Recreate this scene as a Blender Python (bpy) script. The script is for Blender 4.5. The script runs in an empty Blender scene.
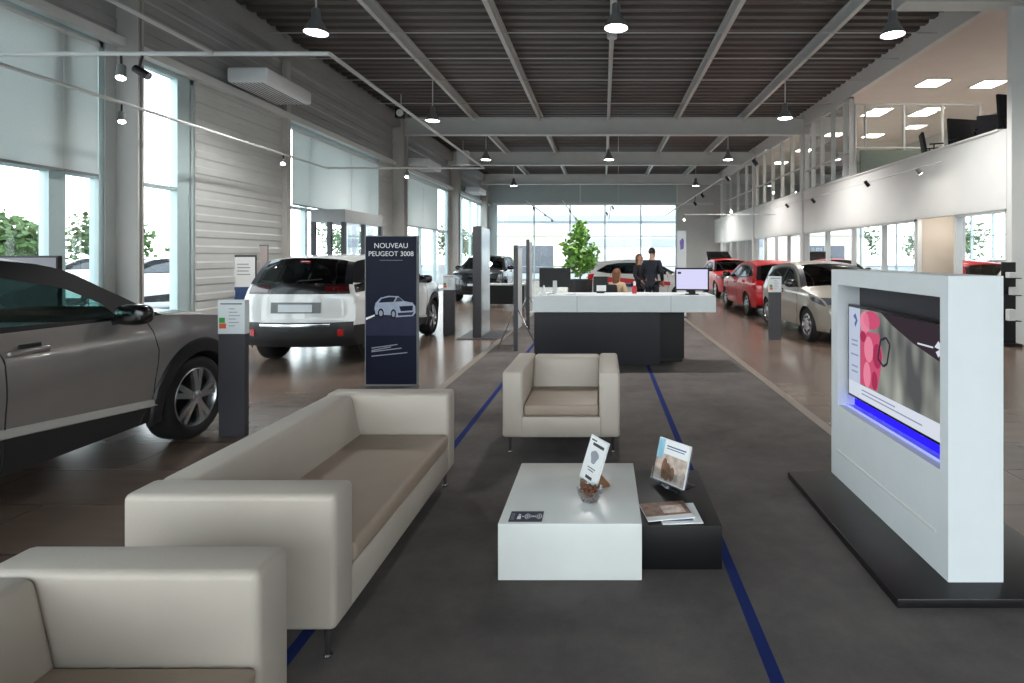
import bpy, bmesh, math, random
from mathutils import Vector, Matrix
from mathutils.geometry import delaunay_2d_cdt, intersect_point_tri_2d
random.seed(7)
sc = bpy.context.scene
COL = sc.collection
PI = math.pi

# ------------------------------------------------------------------ materials
def lin(c):
    c = c / 255.0
    return c / 12.92 if c <= 0.04045 else ((c + 0.055) / 1.055) ** 2.4
def L(rgb): return (lin(rgb[0]), lin(rgb[1]), lin(rgb[2]), 1.0)
MATS = {}
def setin(b, names, val):
    for n in names:
        if n in b.inputs:
            b.inputs[n].default_value = val
            return
def pm(name, rgb, rough=0.5, metal=0.0, var=0.06, scale=8.0, coat=0.0, emis=0.0, bump=0.0, bscale=60.0, spec=0.5, alpha=None, trans=0.0):
    m = bpy.data.materials.new(name); m.use_nodes = True
    nt = m.node_tree; b = nt.nodes['Principled BSDF']
    c = L(rgb)
    tc = nt.nodes.new('ShaderNodeTexCoord')
    nz = nt.nodes.new('ShaderNodeTexNoise'); nz.inputs['Scale'].default_value = scale; nz.inputs['Detail'].default_value = 4
    nt.links.new(tc.outputs['Object'], nz.inputs['Vector'])
    cr = nt.nodes.new('ShaderNodeValToRGB')
    cr.color_ramp.elements[0].position = 0.3; cr.color_ramp.elements[1].position = 0.7
    cr.color_ramp.elements[0].color = (c[0]*(1-var), c[1]*(1-var), c[2]*(1-var), 1)
    cr.color_ramp.elements[1].color = (min(1, c[0]*(1+var)), min(1, c[1]*(1+var)), min(1, c[2]*(1+var)), 1)
    nt.links.new(nz.outputs['Fac'], cr.inputs['Fac'])
    nt.links.new(cr.outputs['Color'], b.inputs['Base Color'])
    b.inputs['Roughness'].default_value = rough
    b.inputs['Metallic'].default_value = metal
    setin(b, ['Specular IOR Level', 'Specular'], spec)
    if coat: setin(b, ['Coat Weight', 'Clearcoat'], coat); setin(b, ['Coat Roughness', 'Clearcoat Roughness'], 0.04)
    if emis:
        nt.links.new(cr.outputs['Color'], b.inputs['Emission Color'])
        b.inputs['Emission Strength'].default_value = emis
    if bump:
        n2 = nt.nodes.new('ShaderNodeTexNoise'); n2.inputs['Scale'].default_value = bscale; n2.inputs['Detail'].default_value = 5
        nt.links.new(tc.outputs['Object'], n2.inputs['Vector'])
        bp = nt.nodes.new('ShaderNodeBump'); bp.inputs['Strength'].default_value = bump; bp.inputs['Distance'].default_value = 0.01
        nt.links.new(n2.outputs['Fac'], bp.inputs['Height']); nt.links.new(bp.outputs['Normal'], b.inputs['Normal'])
    if trans: setin(b, ['Transmission Weight', 'Transmission'], trans)
    MATS[name] = m
    return m
def gm(name, tint, refl=0.08, fres=0.5, rough=0.01):
    """thin clear pane: transparent + mirror by facing angle"""
    m = bpy.data.materials.new(name); m.use_nodes = True
    nt = m.node_tree; nt.nodes.clear()
    o = nt.nodes.new('ShaderNodeOutputMaterial'); mx = nt.nodes.new('ShaderNodeMixShader')
    t = nt.nodes.new('ShaderNodeBsdfTransparent'); t.inputs[0].default_value = (tint[0], tint[1], tint[2], 1)
    g = nt.nodes.new('ShaderNodeBsdfGlossy'); g.inputs['Roughness'].default_value = rough; g.inputs[0].default_value = (.95, .97, 1, 1)
    lw = nt.nodes.new('ShaderNodeLayerWeight'); lw.inputs['Blend'].default_value = 0.25
    mul = nt.nodes.new('ShaderNodeMath'); mul.operation = 'MULTIPLY_ADD'
    mul.inputs[1].default_value = fres; mul.inputs[2].default_value = refl
    nt.links.new(lw.outputs['Fresnel'], mul.inputs[0])
    nt.links.new(mul.outputs[0], mx.inputs[0]); nt.links.new(t.outputs[0], mx.inputs[1]); nt.links.new(g.outputs[0], mx.inputs[2])
    nt.links.new(mx.outputs[0], o.inputs[0])
    MATS[name] = m
    return m
def em(name, rgb, strength):
    m = bpy.data.materials.new(name); m.use_nodes = True
    nt = m.node_tree; nt.nodes.clear()
    o = nt.nodes.new('ShaderNodeOutputMaterial'); e = nt.nodes.new('ShaderNodeEmission')
    e.inputs[0].default_value = L(rgb); e.inputs[1].default_value = strength
    nt.links.new(e.outputs[0], o.inputs[0]); MATS[name] = m
    return m

M = MATS
pm('leather', (184, 173, 161), 0.42, var=.03, scale=5, bump=.12, bscale=180)
pm('leather_seat', (160, 142, 126), 0.45, var=.03, scale=5, bump=.12, bscale=180)
pm('chrome', (190, 190, 192), 0.15, 1.0, var=.02)
pm('header_grey', (150, 152, 152), .5, var=.03)
pm('moulding', (196, 194, 190), .3, .3, var=.02)
pm('white_gloss', (226, 227, 224), 0.22, var=.015, coat=.3)
pm('white_satin', (220, 224, 226), 0.4, var=.015)
pm('white_paint', (222, 222, 219), 0.6, var=.02, scale=2)
pm('black_gloss', (18, 17, 18), 0.2, var=.1, coat=.25)
pm('base_black', (26, 24, 25), .34, var=.1)
pm('black_satin', (18, 17, 18), 0.45, var=.1, spec=.3)
pm('black_matte', (24, 24, 26), 0.7, var=.1)
pm('desk_dark', (32, 32, 38), 0.38, var=.08, scale=3, spec=.3)
pm('totem_dark', (62, 61, 66), 0.4, var=.06, scale=3)
pm('rubber', (22, 22, 23), 0.75, var=.12, scale=20)
pm('grey_plastic', (120, 122, 124), 0.5)
pm('dark_plastic', (34, 34, 36), 0.45)
pm('alu', (176, 194, 196), 0.45, .2, var=.03, scale=3)
pm('steel_grey', (208, 211, 209), 0.5, .1, var=.04, scale=2)
pm('steel_light', (206, 208, 206), 0.5, .1, var=.04, scale=2)
pm('column_grey', (178, 175, 171), 0.55, var=.04, scale=2)
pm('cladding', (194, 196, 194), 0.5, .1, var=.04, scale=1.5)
pm('cladding_shaded', (156, 158, 157), 0.5, .1, var=.05, scale=1.5)  # same cladding above the windows, its shade put into a darker colour
pm('deck', (98, 92, 89), 0.5, .15, var=.12, scale=.8)
pm('backwall', (172, 184, 185), 0.6, var=.03, scale=1)
pm('beige_wall', (196, 186, 174), 0.7, var=.03, scale=2)
pm('mezz_ceiling', (222, 210, 203), 0.7, var=.03, scale=2)
pm('grey_wall', (192, 192, 190), 0.7, var=.03, scale=2)
pm('asphalt', (120, 122, 122), 0.85, var=.08, scale=.6)
pm('grass', (96, 140, 60), 0.9, var=.25, scale=3)
pm('leaf', (122, 168, 78), 0.55, var=.35, scale=9)
pm('leaf_out', (62, 92, 36), 0.6, var=.35, scale=1.2)
pm('bark', (96, 78, 58), 0.85, var=.2, scale=20)
pm('building_white', (196, 198, 198), 0.8, var=.03)
pm('building_tan', (216, 208, 184), 0.8, var=.05)
pm('building_dark', (90, 92, 98), 0.6, var=.1)
pm('navy', (14, 20, 42), 0.5, spec=.2, var=.15, scale=2)
pm('navy_low', (40, 42, 64), 0.5, spec=.2, var=.2, scale=3)
pm('sticker_navy', (22, 30, 66), 0.35, var=.05)
pm('print_white', (238, 238, 238), 0.5, var=.01)
pm('print_grey', (150, 154, 164), 0.5, var=.05)
pm('print_ink', (50, 52, 58), 0.6, var=.1)
pm('print_brown', (128, 92, 70), 0.5, var=.5, scale=26)
pm('print_photo', (196, 176, 164), 0.45, var=.45, scale=22)
pm('print_sky', (150, 200, 220), 0.45, var=.2, scale=14)
pm('print_blue', (60, 84, 130), 0.5, var=.3, scale=12)
pm('print_purple', (126, 104, 190), 0.5, var=.2)
pm('green_ink', (60, 150, 70), 0.5); pm('orange_ink', (220, 96, 50), 0.5); pm('red_ink', (205, 40, 52), 0.4)
pm('wood', (120, 82, 52), 0.45, var=.2, scale=14)
pm('candy', (118, 70, 44), 0.35, var=.3, scale=30)
pm('candy_foil', (170, 140, 100), 0.25, .5, var=.3, scale=40)
pm('skin', (206, 160, 134), 0.55, var=.04)
pm('hair_dark', (48, 34, 28), 0.6, var=.2, scale=40)
pm('hair_brown', (120, 78, 52), 0.6, var=.2, scale=40)
pm('suit', (27, 30, 44), 0.75, var=.12, scale=20)
pm('dress_dark', (40, 36, 44), 0.75, var=.12, scale=20)
pm('beige_cloth', (196, 170, 138), 0.8, var=.08, scale=30)
pm('eye', (30, 24, 22), 0.2)
pm('chair_fabric', (40, 40, 45), 0.85, var=.12, scale=30)
pm('grey_fabric', (78, 78, 84), 0.85, var=.1, scale=30)
pm('monolith_face', (190, 198, 200), 0.12, .3, var=.05, scale=1.5)
pm('pot', (58, 56, 56), 0.35, var=.08)
pm('soil', (52, 40, 32), 0.95, var=.3, scale=60)
pm('green_grey', (110, 122, 114), 0.5, var=.05)
pm('ceramic_white', (235, 235, 232), .3, var=.02)
# car materials
pm('roof_black', (17, 18, 24), 0.33, var=.05, spec=.18)
pm('paint_grey', (134, 128, 126), 0.3, .35, var=.02, coat=1.0)
pm('paint_white', (226, 226, 224), 0.3, 0, var=.01, coat=1.0)
pm('paint_silver', (166, 160, 150), 0.28, .5, var=.02, coat=1.0)
pm('paint_red', (188, 10, 20), 0.35, 0, var=.03, coat=.45, spec=.3)
pm('paint_dark', (30, 36, 44), 0.25, .3, var=.05, coat=1.0)
pm('rim_silver', (188, 190, 192), 0.25, .85, var=.03)
pm('lamp_smoked', (70, 12, 16), 0.12, var=.1, coat=.6)
pm('lamp_red', (190, 18, 24), 0.15, var=.1, coat=.6)
pm('lamp_clear', (92, 96, 102), 0.1, .5, var=.1, coat=.8)
pm('interior', (46, 46, 50), 0.8, var=.1)
pm('plate', (216, 222, 226), 0.4, var=.02)
gm('pane', (.93, .98, .97), .03, .45)
gm('pane_office', (.86, .9, .89), .42, .5, .015)
gm('pane_rail', (.84, .88, .86), .12, .5)
gm('car_glass', (.66, .92, .88), .05, .5)
gm('car_glass_dark', (.10, .12, .125), .07, .6)
gm('acrylic', (.94, .96, .97), .05, .5)
em('lamp_on', (255, 250, 240), 16)
em('lamp_spot', (255, 248, 236), 22)
em('panel_on', (255, 244, 234), 15)
em('led_blue', (34, 24, 245), 1.3)
em('led_white', (150, 160, 255), .9)
em('scr_white', (222, 228, 240), 0.6)
em('scr_mon', (208, 206, 240), 0.72)
em('scr_side', (196, 206, 228), 0.58)
em('scr_dark', (62, 52, 60), 0.55)
em('scr_pink', (220, 92, 128), 0.52)
em('scr_pink2', (240, 140, 168), 0.58)
em('scr_pink3', (186, 60, 100), 0.5)
em('scr_text', (150, 160, 190), 0.55)
em('scr_logo', (100, 120, 165), 0.55)
em('scr_line', (60, 56, 66), 0.5)

def scr_scene():
    m = bpy.data.materials.new('scr_scene'); m.use_nodes = True
    nt = m.node_tree; nt.nodes.clear()
    o = nt.nodes.new('ShaderNodeOutputMaterial'); e = nt.nodes.new('ShaderNodeEmission')
    tc = nt.nodes.new('ShaderNodeTexCoord'); nz = nt.nodes.new('ShaderNodeTexNoise')
    nz.inputs['Scale'].default_value = 3.2; nz.inputs['Detail'].default_value = 1
    mp = nt.nodes.new('ShaderNodeMapping'); mp.inputs['Scale'].default_value = (1, 2.2, .8)
    cr = nt.nodes.new('ShaderNodeValToRGB')
    cr.color_ramp.elements[0].position = .32; cr.color_ramp.elements[1].position = .72
    cr.color_ramp.elements[0].color = L((96, 98, 100)); cr.color_ramp.elements[1].color = L((186, 190, 178))
    nt.links.new(tc.outputs['Object'], mp.inputs[0]); nt.links.new(mp.outputs[0], nz.inputs['Vector'])
    nt.links.new(nz.outputs['Fac'], cr.inputs[0]); nt.links.new(cr.outputs[0], e.inputs[0])
    e.inputs[1].default_value = .5
    nt.links.new(e.outputs[0], o.inputs[0]); MATS['scr_scene'] = m
scr_scene()

def blind_mat():
    m = bpy.data.materials.new('blind_fabric'); m.use_nodes = True
    nt = m.node_tree; nt.nodes.clear()
    o = nt.nodes.new('ShaderNodeOutputMaterial'); mx = nt.nodes.new('ShaderNodeMixShader')
    d = nt.nodes.new('ShaderNodeBsdfDiffuse'); t = nt.nodes.new('ShaderNodeBsdfTranslucent')
    tc = nt.nodes.new('ShaderNodeTexCoord'); w = nt.nodes.new('ShaderNodeTexNoise'); w.inputs['Scale'].default_value = 40
    cr = nt.nodes.new('ShaderNodeValToRGB')
    cr.color_ramp.elements[0].color = L((196, 200, 198)); cr.color_ramp.elements[1].color = L((220, 224, 222))
    nt.links.new(tc.outputs['Object'], w.inputs[0]); nt.links.new(w.outputs['Fac'], cr.inputs[0])
    nt.links.new(cr.outputs[0], d.inputs[0]); t.inputs[0].default_value = (.60, .63, .62, 1)
    mx.inputs[0].default_value = .5
    nt.links.new(d.outputs[0], mx.inputs[1]); nt.links.new(t.outputs[0], mx.inputs[2]); nt.links.new(mx.outputs[0], o.inputs[0])
    MATS['blind_fabric'] = m
blind_mat()

def floor_mat():
    m = bpy.data.materials.new('floor_tile'); m.use_nodes = True
    nt = m.node_tree; b = nt.nodes['Principled BSDF']
    tc = nt.nodes.new('ShaderNodeTexCoord')
    br = nt.nodes.new('ShaderNodeTexBrick')
    br.inputs['Scale'].default_value = 1.0
    br.inputs['Brick Width'].default_value = 1.2; br.inputs['Row Height'].default_value = .6
    br.inputs['Mortar Size'].default_value = .006; br.inputs['Mortar Smooth'].default_value = .2
    br.inputs['Color1'].default_value = L((106, 91, 82)); br.inputs['Color2'].default_value = L((120, 103, 92))
    br.inputs['Mortar'].default_value = L((84, 74, 68))
    nt.links.new(tc.outputs['Object'], br.inputs['Vector'])
    mp = nt.nodes.new('ShaderNodeMapping'); mp.inputs['Scale'].default_value = (1.0, 5, 1)
    nz = nt.nodes.new('ShaderNodeTexNoise'); nz.inputs['Scale'].default_value = 1.6; nz.inputs['Detail'].default_value = 5
    nt.links.new(tc.outputs['Object'], mp.inputs[0]); nt.links.new(mp.outputs[0], nz.inputs['Vector'])
    cr = nt.nodes.new('ShaderNodeValToRGB')
    cr.color_ramp.elements[0].position = .3; cr.color_ramp.elements[1].position = .75
    cr.color_ramp.elements[0].color = (.86, .85, .84, 1); cr.color_ramp.elements[1].color = (1.06, 1.05, 1.04, 1)
    nt.links.new(nz.outputs['Fac'], cr.inputs[0])
    mix = nt.nodes.new('ShaderNodeMixRGB'); mix.blend_type = 'MULTIPLY'; mix.inputs[0].default_value = 1
    nt.links.new(br.outputs['Color'], mix.inputs[1]); nt.links.new(cr.outputs[0], mix.inputs[2])
    nt.links.new(mix.outputs[0], b.inputs['Base Color'])
    b.inputs['Roughness'].default_value = .23
    setin(b, ['Specular IOR Level'], .6)
    bp = nt.nodes.new('ShaderNodeBump'); bp.inputs['Strength'].default_value = .15; bp.inputs['Distance'].default_value = .004
    inv = nt.nodes.new('ShaderNodeMath'); inv.operation = 'SUBTRACT'; inv.inputs[0].default_value = 1
    nt.links.new(br.outputs['Fac'], inv.inputs[1]); nt.links.new(inv.outputs[0], bp.inputs['Height'])
    nt.links.new(bp.outputs['Normal'], b.inputs['Normal'])
    MATS['floor_tile'] = m
floor_mat()

def carpet_mat():
    m = bpy.data.materials.new('carpet'); m.use_nodes = True
    nt = m.node_tree; b = nt.nodes['Principled BSDF']
    tc = nt.nodes.new('ShaderNodeTexCoord')
    nz = nt.nodes.new('ShaderNodeTexNoise'); nz.inputs['Scale'].default_value = 1.3; nz.inputs['Detail'].default_value = 8; nz.inputs['Roughness'].default_value = .7
    nt.links.new(tc.outputs['Object'], nz.inputs['Vector'])
    cr = nt.nodes.new('ShaderNodeValToRGB')
    cr.color_ramp.elements[0].position = .32; cr.color_ramp.elements[1].position = .7
    cr.color_ramp.elements[0].color = L((84, 79, 78)); cr.color_ramp.elements[1].color = L((112, 106, 103))
    nt.links.new(nz.outputs['Fac'], cr.inputs[0])
    sx = nt.nodes.new('ShaderNodeSeparateXYZ'); nt.links.new(tc.outputs['Object'], sx.inputs[0])
    masks = []
    for x0 in (-1.25, .652):
        s = nt.nodes.new('ShaderNodeMath'); s.operation = 'SUBTRACT'; s.inputs[1].default_value = x0; nt.links.new(sx.outputs['X'], s.inputs[0])
        a = nt.nodes.new('ShaderNodeMath'); a.operation = 'ABSOLUTE'; nt.links.new(s.outputs[0], a.inputs[0])
        l = nt.nodes.new('ShaderNodeMath'); l.operation = 'LESS_THAN'; l.inputs[1].default_value = .027; nt.links.new(a.outputs[0], l.inputs[0])
        masks.append(l)
    ad = nt.nodes.new('ShaderNodeMath'); ad.operation = 'MAXIMUM'
    nt.links.new(masks[0].outputs[0], ad.inputs[0]); nt.links.new(masks[1].outputs[0], ad.inputs[1])
    mix = nt.nodes.new('ShaderNodeMixRGB'); mix.inputs[2].default_value = L((30, 44, 100))
    nt.links.new(ad.outputs[0], mix.inputs[0]); nt.links.new(cr.outputs[0], mix.inputs[1])
    nt.links.new(mix.outputs[0], b.inputs['Base Color'])
    b.inputs['Roughness'].default_value = .95; setin(b, ['Specular IOR Level'], .15)
    n2 = nt.nodes.new('ShaderNodeTexNoise'); n2.inputs['Scale'].default_value = 220
    nt.links.new(tc.outputs['Object'], n2.inputs['Vector'])
    bp = nt.nodes.new('ShaderNodeBump'); bp.inputs['Strength'].default_value = .5; bp.inputs['Distance'].default_value = .006
    nt.links.new(n2.outputs['Fac'], bp.inputs['Height']); nt.links.new(bp.outputs['Normal'], b.inputs['Normal'])
    MATS['carpet'] = m
carpet_mat()

# ------------------------------------------------------------------ mesh helpers
class MB:
    def __init__(s): s.bm = bmesh.new(); s.mi = 0
    def _set(s, faces):
        for f in faces: f.material_index = s.mi
    def box(s, x0, x1, y0, y1, z0, z1):
        v = [s.bm.verts.new(p) for p in ((x0,y0,z0),(x1,y0,z0),(x1,y1,z0),(x0,y1,z0),(x0,y0,z1),(x1,y0,z1),(x1,y1,z1),(x0,y1,z1))]
        fs = [s.bm.faces.new([v[i] for i in q]) for q in ((3,2,1,0),(4,5,6,7),(0,1,5,4),(1,2,6,5),(2,3,7,6),(3,0,4,7))]
        s._set(fs); return s
    def hexa(s, pts, r=0, seg=3):
        """8 points, bottom ring then top ring"""
        v = [s.bm.verts.new(p) for p in pts]
        fs = [s.bm.faces.new([v[i] for i in q]) for q in ((3,2,1,0),(4,5,6,7),(0,1,5,4),(1,2,6,5),(2,3,7,6),(3,0,4,7))]
        s._set(fs)
        if r:
            es = list({e for f in fs for e in f.edges})
            res = bmesh.ops.bevel(s.bm, geom=es, offset=r, offset_type='OFFSET', segments=seg, profile=.5, affect='EDGES', clamp_overlap=True)
            s._set(res['faces'])
        return s
    def rbox(s, x0, x1, y0, y1, z0, z1, r=.02, seg=3):
        return s.hexa(((x0,y0,z0),(x1,y0,z0),(x1,y1,z0),(x0,y1,z0),(x0,y0,z1),(x1,y0,z1),(x1,y1,z1),(x0,y1,z1)), r, seg)
    def cyl(s, p0, p1, r0, r1=None, n=14, cap=True):
        p0 = Vector(p0); p1 = Vector(p1); r1 = r0 if r1 is None else r1
        d = (p1 - p0).normalized()
        a = Vector((0,0,1)) if abs(d.z) < .9 else Vector((1,0,0))
        u = d.cross(a).normalized(); w = d.cross(u)
        A = []; B = []
        for i in range(n):
            t = 2*PI*i/n; k = u*math.cos(t) + w*math.sin(t)
            A.append(s.bm.verts.new(p0 + k*r0)); B.append(s.bm.verts.new(p1 + k*r1))
        fs = [s.bm.faces.new((A[i], B[i], B[(i+1)%n], A[(i+1)%n])) for i in range(n)]
        if cap: fs.append(s.bm.faces.new(A)); fs.append(s.bm.faces.new(B[::-1]))
        s._set(fs); return s
    def tube(s, pts, r, n=8):
        for a, b in zip(pts[:-1], pts[1:]): s.cyl(a, b, r, n=n)
        return s
    def lathe(s, prof, c=(0,0,0), axis='Z', n=24):
        rings = []
        for (r, h) in prof:
            ring = []
            for i in range(n):
                t = 2*PI*i/n; a = r*math.cos(t); b = r*math.sin(t)
                p = {'Z': (a, b, h), 'X': (h, a, b), 'Y': (b, h, a)}[axis]
                ring.append(s.bm.verts.new((p[0]+c[0], p[1]+c[1], p[2]+c[2])))
            rings.append(ring)
        for A, B in zip(rings[:-1], rings[1:]):
            s._set([s.bm.faces.new((A[i], A[(i+1)%n], B[(i+1)%n], B[i])) for i in range(n)])
        return s
    def disc(s, c, r, axis='Z', n=24):
        ring = []
        for i in range(n):
            t = 2*PI*i/n; a = r*math.cos(t); b = r*math.sin(t)
            p = {'Z': (a, b, 0), 'X': (0, a, b), 'Y': (b, 0, a)}[axis]
            ring.append(s.bm.verts.new((p[0]+c[0], p[1]+c[1], p[2]+c[2])))
        s._set([s.bm.faces.new(ring)]); return s
    def ball(s, c, r, u=14, v=10):
        rx, ry, rz = (r, r, r) if not isinstance(r, tuple) else r
        res = bmesh.ops.create_uvsphere(s.bm, u_segments=u, v_segments=v, radius=1, matrix=Matrix.Translation(c) @ Matrix.Diagonal((rx, ry, rz, 1)))
        s._set({f for vv in res['verts'] for f in vv.link_faces}); return s
    def poly(s, pts):
        s._set([s.bm.faces.new([s.bm.verts.new(p) for p in pts])]); return s
    def prism(s, pts, d):
        d = Vector(d); A = [s.bm.verts.new(p) for p in pts]; B = [s.bm.verts.new(Vector(p)+d) for p in pts]; n = len(A)
        fs = [s.bm.faces.new(A[::-1]), s.bm.faces.new(B)] + [s.bm.faces.new((A[i], A[(i+1)%n], B[(i+1)%n], B[i])) for i in range(n)]
        s._set(fs); return s
    def grid(s, P):
        V = [[s.bm.verts.new(p) for p in row] for row in P]
        for i in range(len(V)-1):
            for j in range(len(V[0])-1):
                s._set([s.bm.faces.new((V[i][j], V[i+1][j], V[i+1][j+1], V[i][j+1]))])
        return s
    def xf(s, mat):
        bmesh.ops.transform(s.bm, matrix=mat, verts=s.bm.verts); return s
    def build(s, name, mats, parent=None, world=False, smooth=None, fixn=True):
        if fixn: bmesh.ops.recalc_face_normals(s.bm, faces=s.bm.faces)
        if world and parent is not None:
            bmesh.ops.translate(s.bm, vec=-Vector(parent.location), verts=s.bm.verts)
        me = bpy.data.meshes.new(name); s.bm.to_mesh(me); s.bm.free()
        if not isinstance(mats, (list, tuple)): mats = [mats]
        for m in mats: me.materials.append(MATS[m])
        if smooth is not None:
            me.polygons.foreach_set('use_smooth', [True]*len(me.polygons))
            me.set_sharp_from_angle(angle=math.radians(smooth))
        o = bpy.data.objects.new(name, me); COL.objects.link(o)
        if parent is not None: o.parent = parent
        return o

def thing(name, label, cat, loc=(0,0,0), rotz=0, group=None):
    o = bpy.data.objects.new(name, None); COL.objects.link(o); o.empty_display_size = .1
    o.location = loc; o.rotation_euler = (0, 0, rotz)
    o['label'] = label; o['category'] = cat
    if group: o['group'] = group
    return o
def tag(o, label, cat, group=None, kind=None):
    o['label'] = label; o['category'] = cat
    if group: o['group'] = group
    if kind: o['kind'] = kind
    return o
def struct(o): o['kind'] = 'structure'; return o
def dup(root, loc, rotz=None, label=None):
    r = root.copy(); COL.objects.link(r); r.location = loc
    if rotz is not None: r.rotation_euler = (0, 0, rotz)
    if label: r['label'] = label
    for ch in list(root.children):
        c = ch.copy(); COL.objects.link(c); c.parent = r
        for g in list(ch.children):
            d = g.copy(); COL.objects.link(d); d.parent = c
    return r
def text_mesh(body, size, mat, name, parent, matrix, extrude=.0006, align='CENTER'):
    cu = bpy.data.curves.new(name, 'FONT'); cu.body = body; cu.size = size; cu.align_x = align; cu.align_y = 'CENTER'; cu.extrude = extrude
    t = bpy.data.objects.new(name, cu); COL.objects.link(t)
    dg = bpy.context.evaluated_depsgraph_get()
    me = bpy.data.meshes.new_from_object(t.evaluated_get(dg)); me.transform(matrix)
    bpy.data.objects.remove(t); bpy.data.curves.remove(cu)
    me.materials.clear(); me.materials.append(MATS[mat])
    o = bpy.data.objects.new(name, me); COL.objects.link(o); o.parent = parent
    return o
FX, VX, VY, EYE = 560.0, 603.0, 256.0, 1.6
def PX(px, Y): return (px - VX) / FX * Y          # world X of a picture column at depth Y
def PZ(py, Y): return EYE - (py - VY) / FX * Y
# ------------------------------------------------------------------ the setting
XL, XR, YB, YN, ZC = -7.6, 7.35, 37.0, -5.0, 6.86
b = MB(); b.box(-9.0, 13.2, YN-.2, YB+.2, -.12, 0); struct(b.build('floor', 'floor_tile'))
b = MB(); b.box(-1.9, 2.02, -2.0, 16.5, 0, .008); struct(b.build('floor_carpet', 'carpet'))
pm('edge_strip', (128, 116, 105), .4, var=.04)
for i, (a, c) in enumerate(((-2.0, -1.9), (2.02, 2.12))):
    b = MB(); b.box(a, c, -2.0, 16.5, 0, .012); struct(b.build('trim_%d' % (i+1), 'edge_strip'))
b = MB(); b.box(-60, XL-1.45, -40, 110, -.2, -.04); b.box(XL-1.45, 70, YB+.2, 110, -.2, -.04); b.box(-9.05, 70, -40, YN-.2, -.2, -.04)
struct(b.build('ground_outside', 'asphalt'))

# corrugated ceiling deck, ribs along X
def corr(n0, n1, per, depth):
    out = []; t = n0
    while t < n1:
        out += [(t, 0), (t+per*.45, 0), (t+per*.55, depth), (t+per*.9, depth)]; t += per
    out.append((n1, 0)); return out
b = MB()
pr = corr(YN, YB, .36, .09)
b.grid([[(XL-.1, y, ZC+d), (XR+.25, y, ZC+d)] for y, d in pr])
b.box(XL-.1, 13.2, YN, YB, ZC+.12, ZC+.25)
struct(b.build('ceiling', 'deck', fixn=False))
# purlins along Y
for x in (-4.72, -2.3, .2, 2.72, 5.12):
    b = MB(); b.box(x-.05, x+.05, YN, YB, ZC-.02, ZC); b.box(x-.008, x+.008, YN, YB, ZC-.28, ZC-.02); b.box(x-.05, x+.05, YN, YB, ZC-.31, ZC-.28)
    struct(b.build('roof_purlin', 'steel_light'))
# cross bracing rods
for y in (12.3, 13.9, 15.6, 18.0):
    b = MB(); b.cyl((XL, y, ZC-.36), (XR, y, ZC-.36), .012, n=6); struct(b.build('bracing_rod', 'steel_light'))
# frames
for i, y in enumerate((10.0, 20.5, 27.3, 34.6)):
    b = MB(); zb = 6.02
    x0, x1 = (XL+.05, XR+.2)
    b.box(x0, x1, y-.14, y+.14, zb, zb+.03); b.box(x0, x1, y-.014, y+.014, zb+.03, zb+.6); b.box(x0, x1, y-.14, y+.14, zb+.6, zb+.63)
    if i: struct(b.build('roof_beam', 'steel_grey'))
    else: b.bm.free()
b = MB(); b.box(XR-2.0, XR+.3, 9.9, 10.3, 6.1, 6.85); struct(b.build('roof_beam', 'steel_light'))
def hcol(y, x0, x1, d, mat, z1=ZC, name='steel_column'):
    b = MB(); t = .035
    b.box(x0, x1, y, y+t, 0, z1); b.box(x0, x1, y+d-t, y+d, 0, z1); b.box((x0+x1)/2-.02, (x0+x1)/2+.02, y+t, y+d-t, 0, z1)
    return struct(b.build(name, mat))
hcol(8.74, XL+.0, XL+.34, .12, 'column_grey'); hcol(20.2, XL-.1, XL+.42, .4, 'column_grey'); hcol(27.9, XL, XL+.4, .4, 'column_grey'); hcol(34.7, XL, XL+.4, .4, 'column_grey')
b = MB(); b.box(XL, XL+.12, 13.25, 13.42, 0, ZC); struct(b.build('trim_3', 'column_grey'))
for y in (10.07, 20.55, 27.2, 34.5):
    b = MB(); w = .34 if y < 11 else .2
    b.box(XR-.06 if y > 11 else XR, XR+w, y, y+(w if y > 11 else .12), 0, ZC); struct(b.build('white_column', 'white_paint'))

# left wall : ribbed cladding with openings
wins = [(-4.5, 2.4), (3.0, 8.56), (8.98, 10.43), (13.45, 19.0), (21.5, 27.6), (28.4, 36.3)]
ZW = 4.86
def ribbed(b, x, y0, y1, z0, z1, per=.30, dep=.016):
    pr = corr(z0, z1, per, dep)
    b.grid([[(x+d, y0, z), (x+d, y1, z)] for z, d in pr])
b = MB()
segs = []; y = YN
for (a, c) in wins: segs.append((y, a)); y = c
segs.append((y, YB))
for (a, c) in segs:
    if c-a > .6: ribbed(b, XL, a, c, 0, ZW)
    b.box(XL-.2, XL-.002, a, c, 0, ZW)
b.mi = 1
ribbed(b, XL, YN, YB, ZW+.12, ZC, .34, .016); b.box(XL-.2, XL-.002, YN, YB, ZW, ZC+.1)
struct(b.build('wall_left', ['cladding', 'cladding_shaded'], fixn=False))
b = MB(); b.box(XL, XL+.16, YN, YB, ZW, ZW+.14); struct(b.build('trim_4', 'steel_light'))
b = MB(); b.box(XL, XL+.3, YN, YB, 6.25, 6.32); b.box(XL+.26, XL+.3, YN, YB, 6.32, 6.6); struct(b.build('trim_5', 'cladding_shaded'))
WN = [0]
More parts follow.
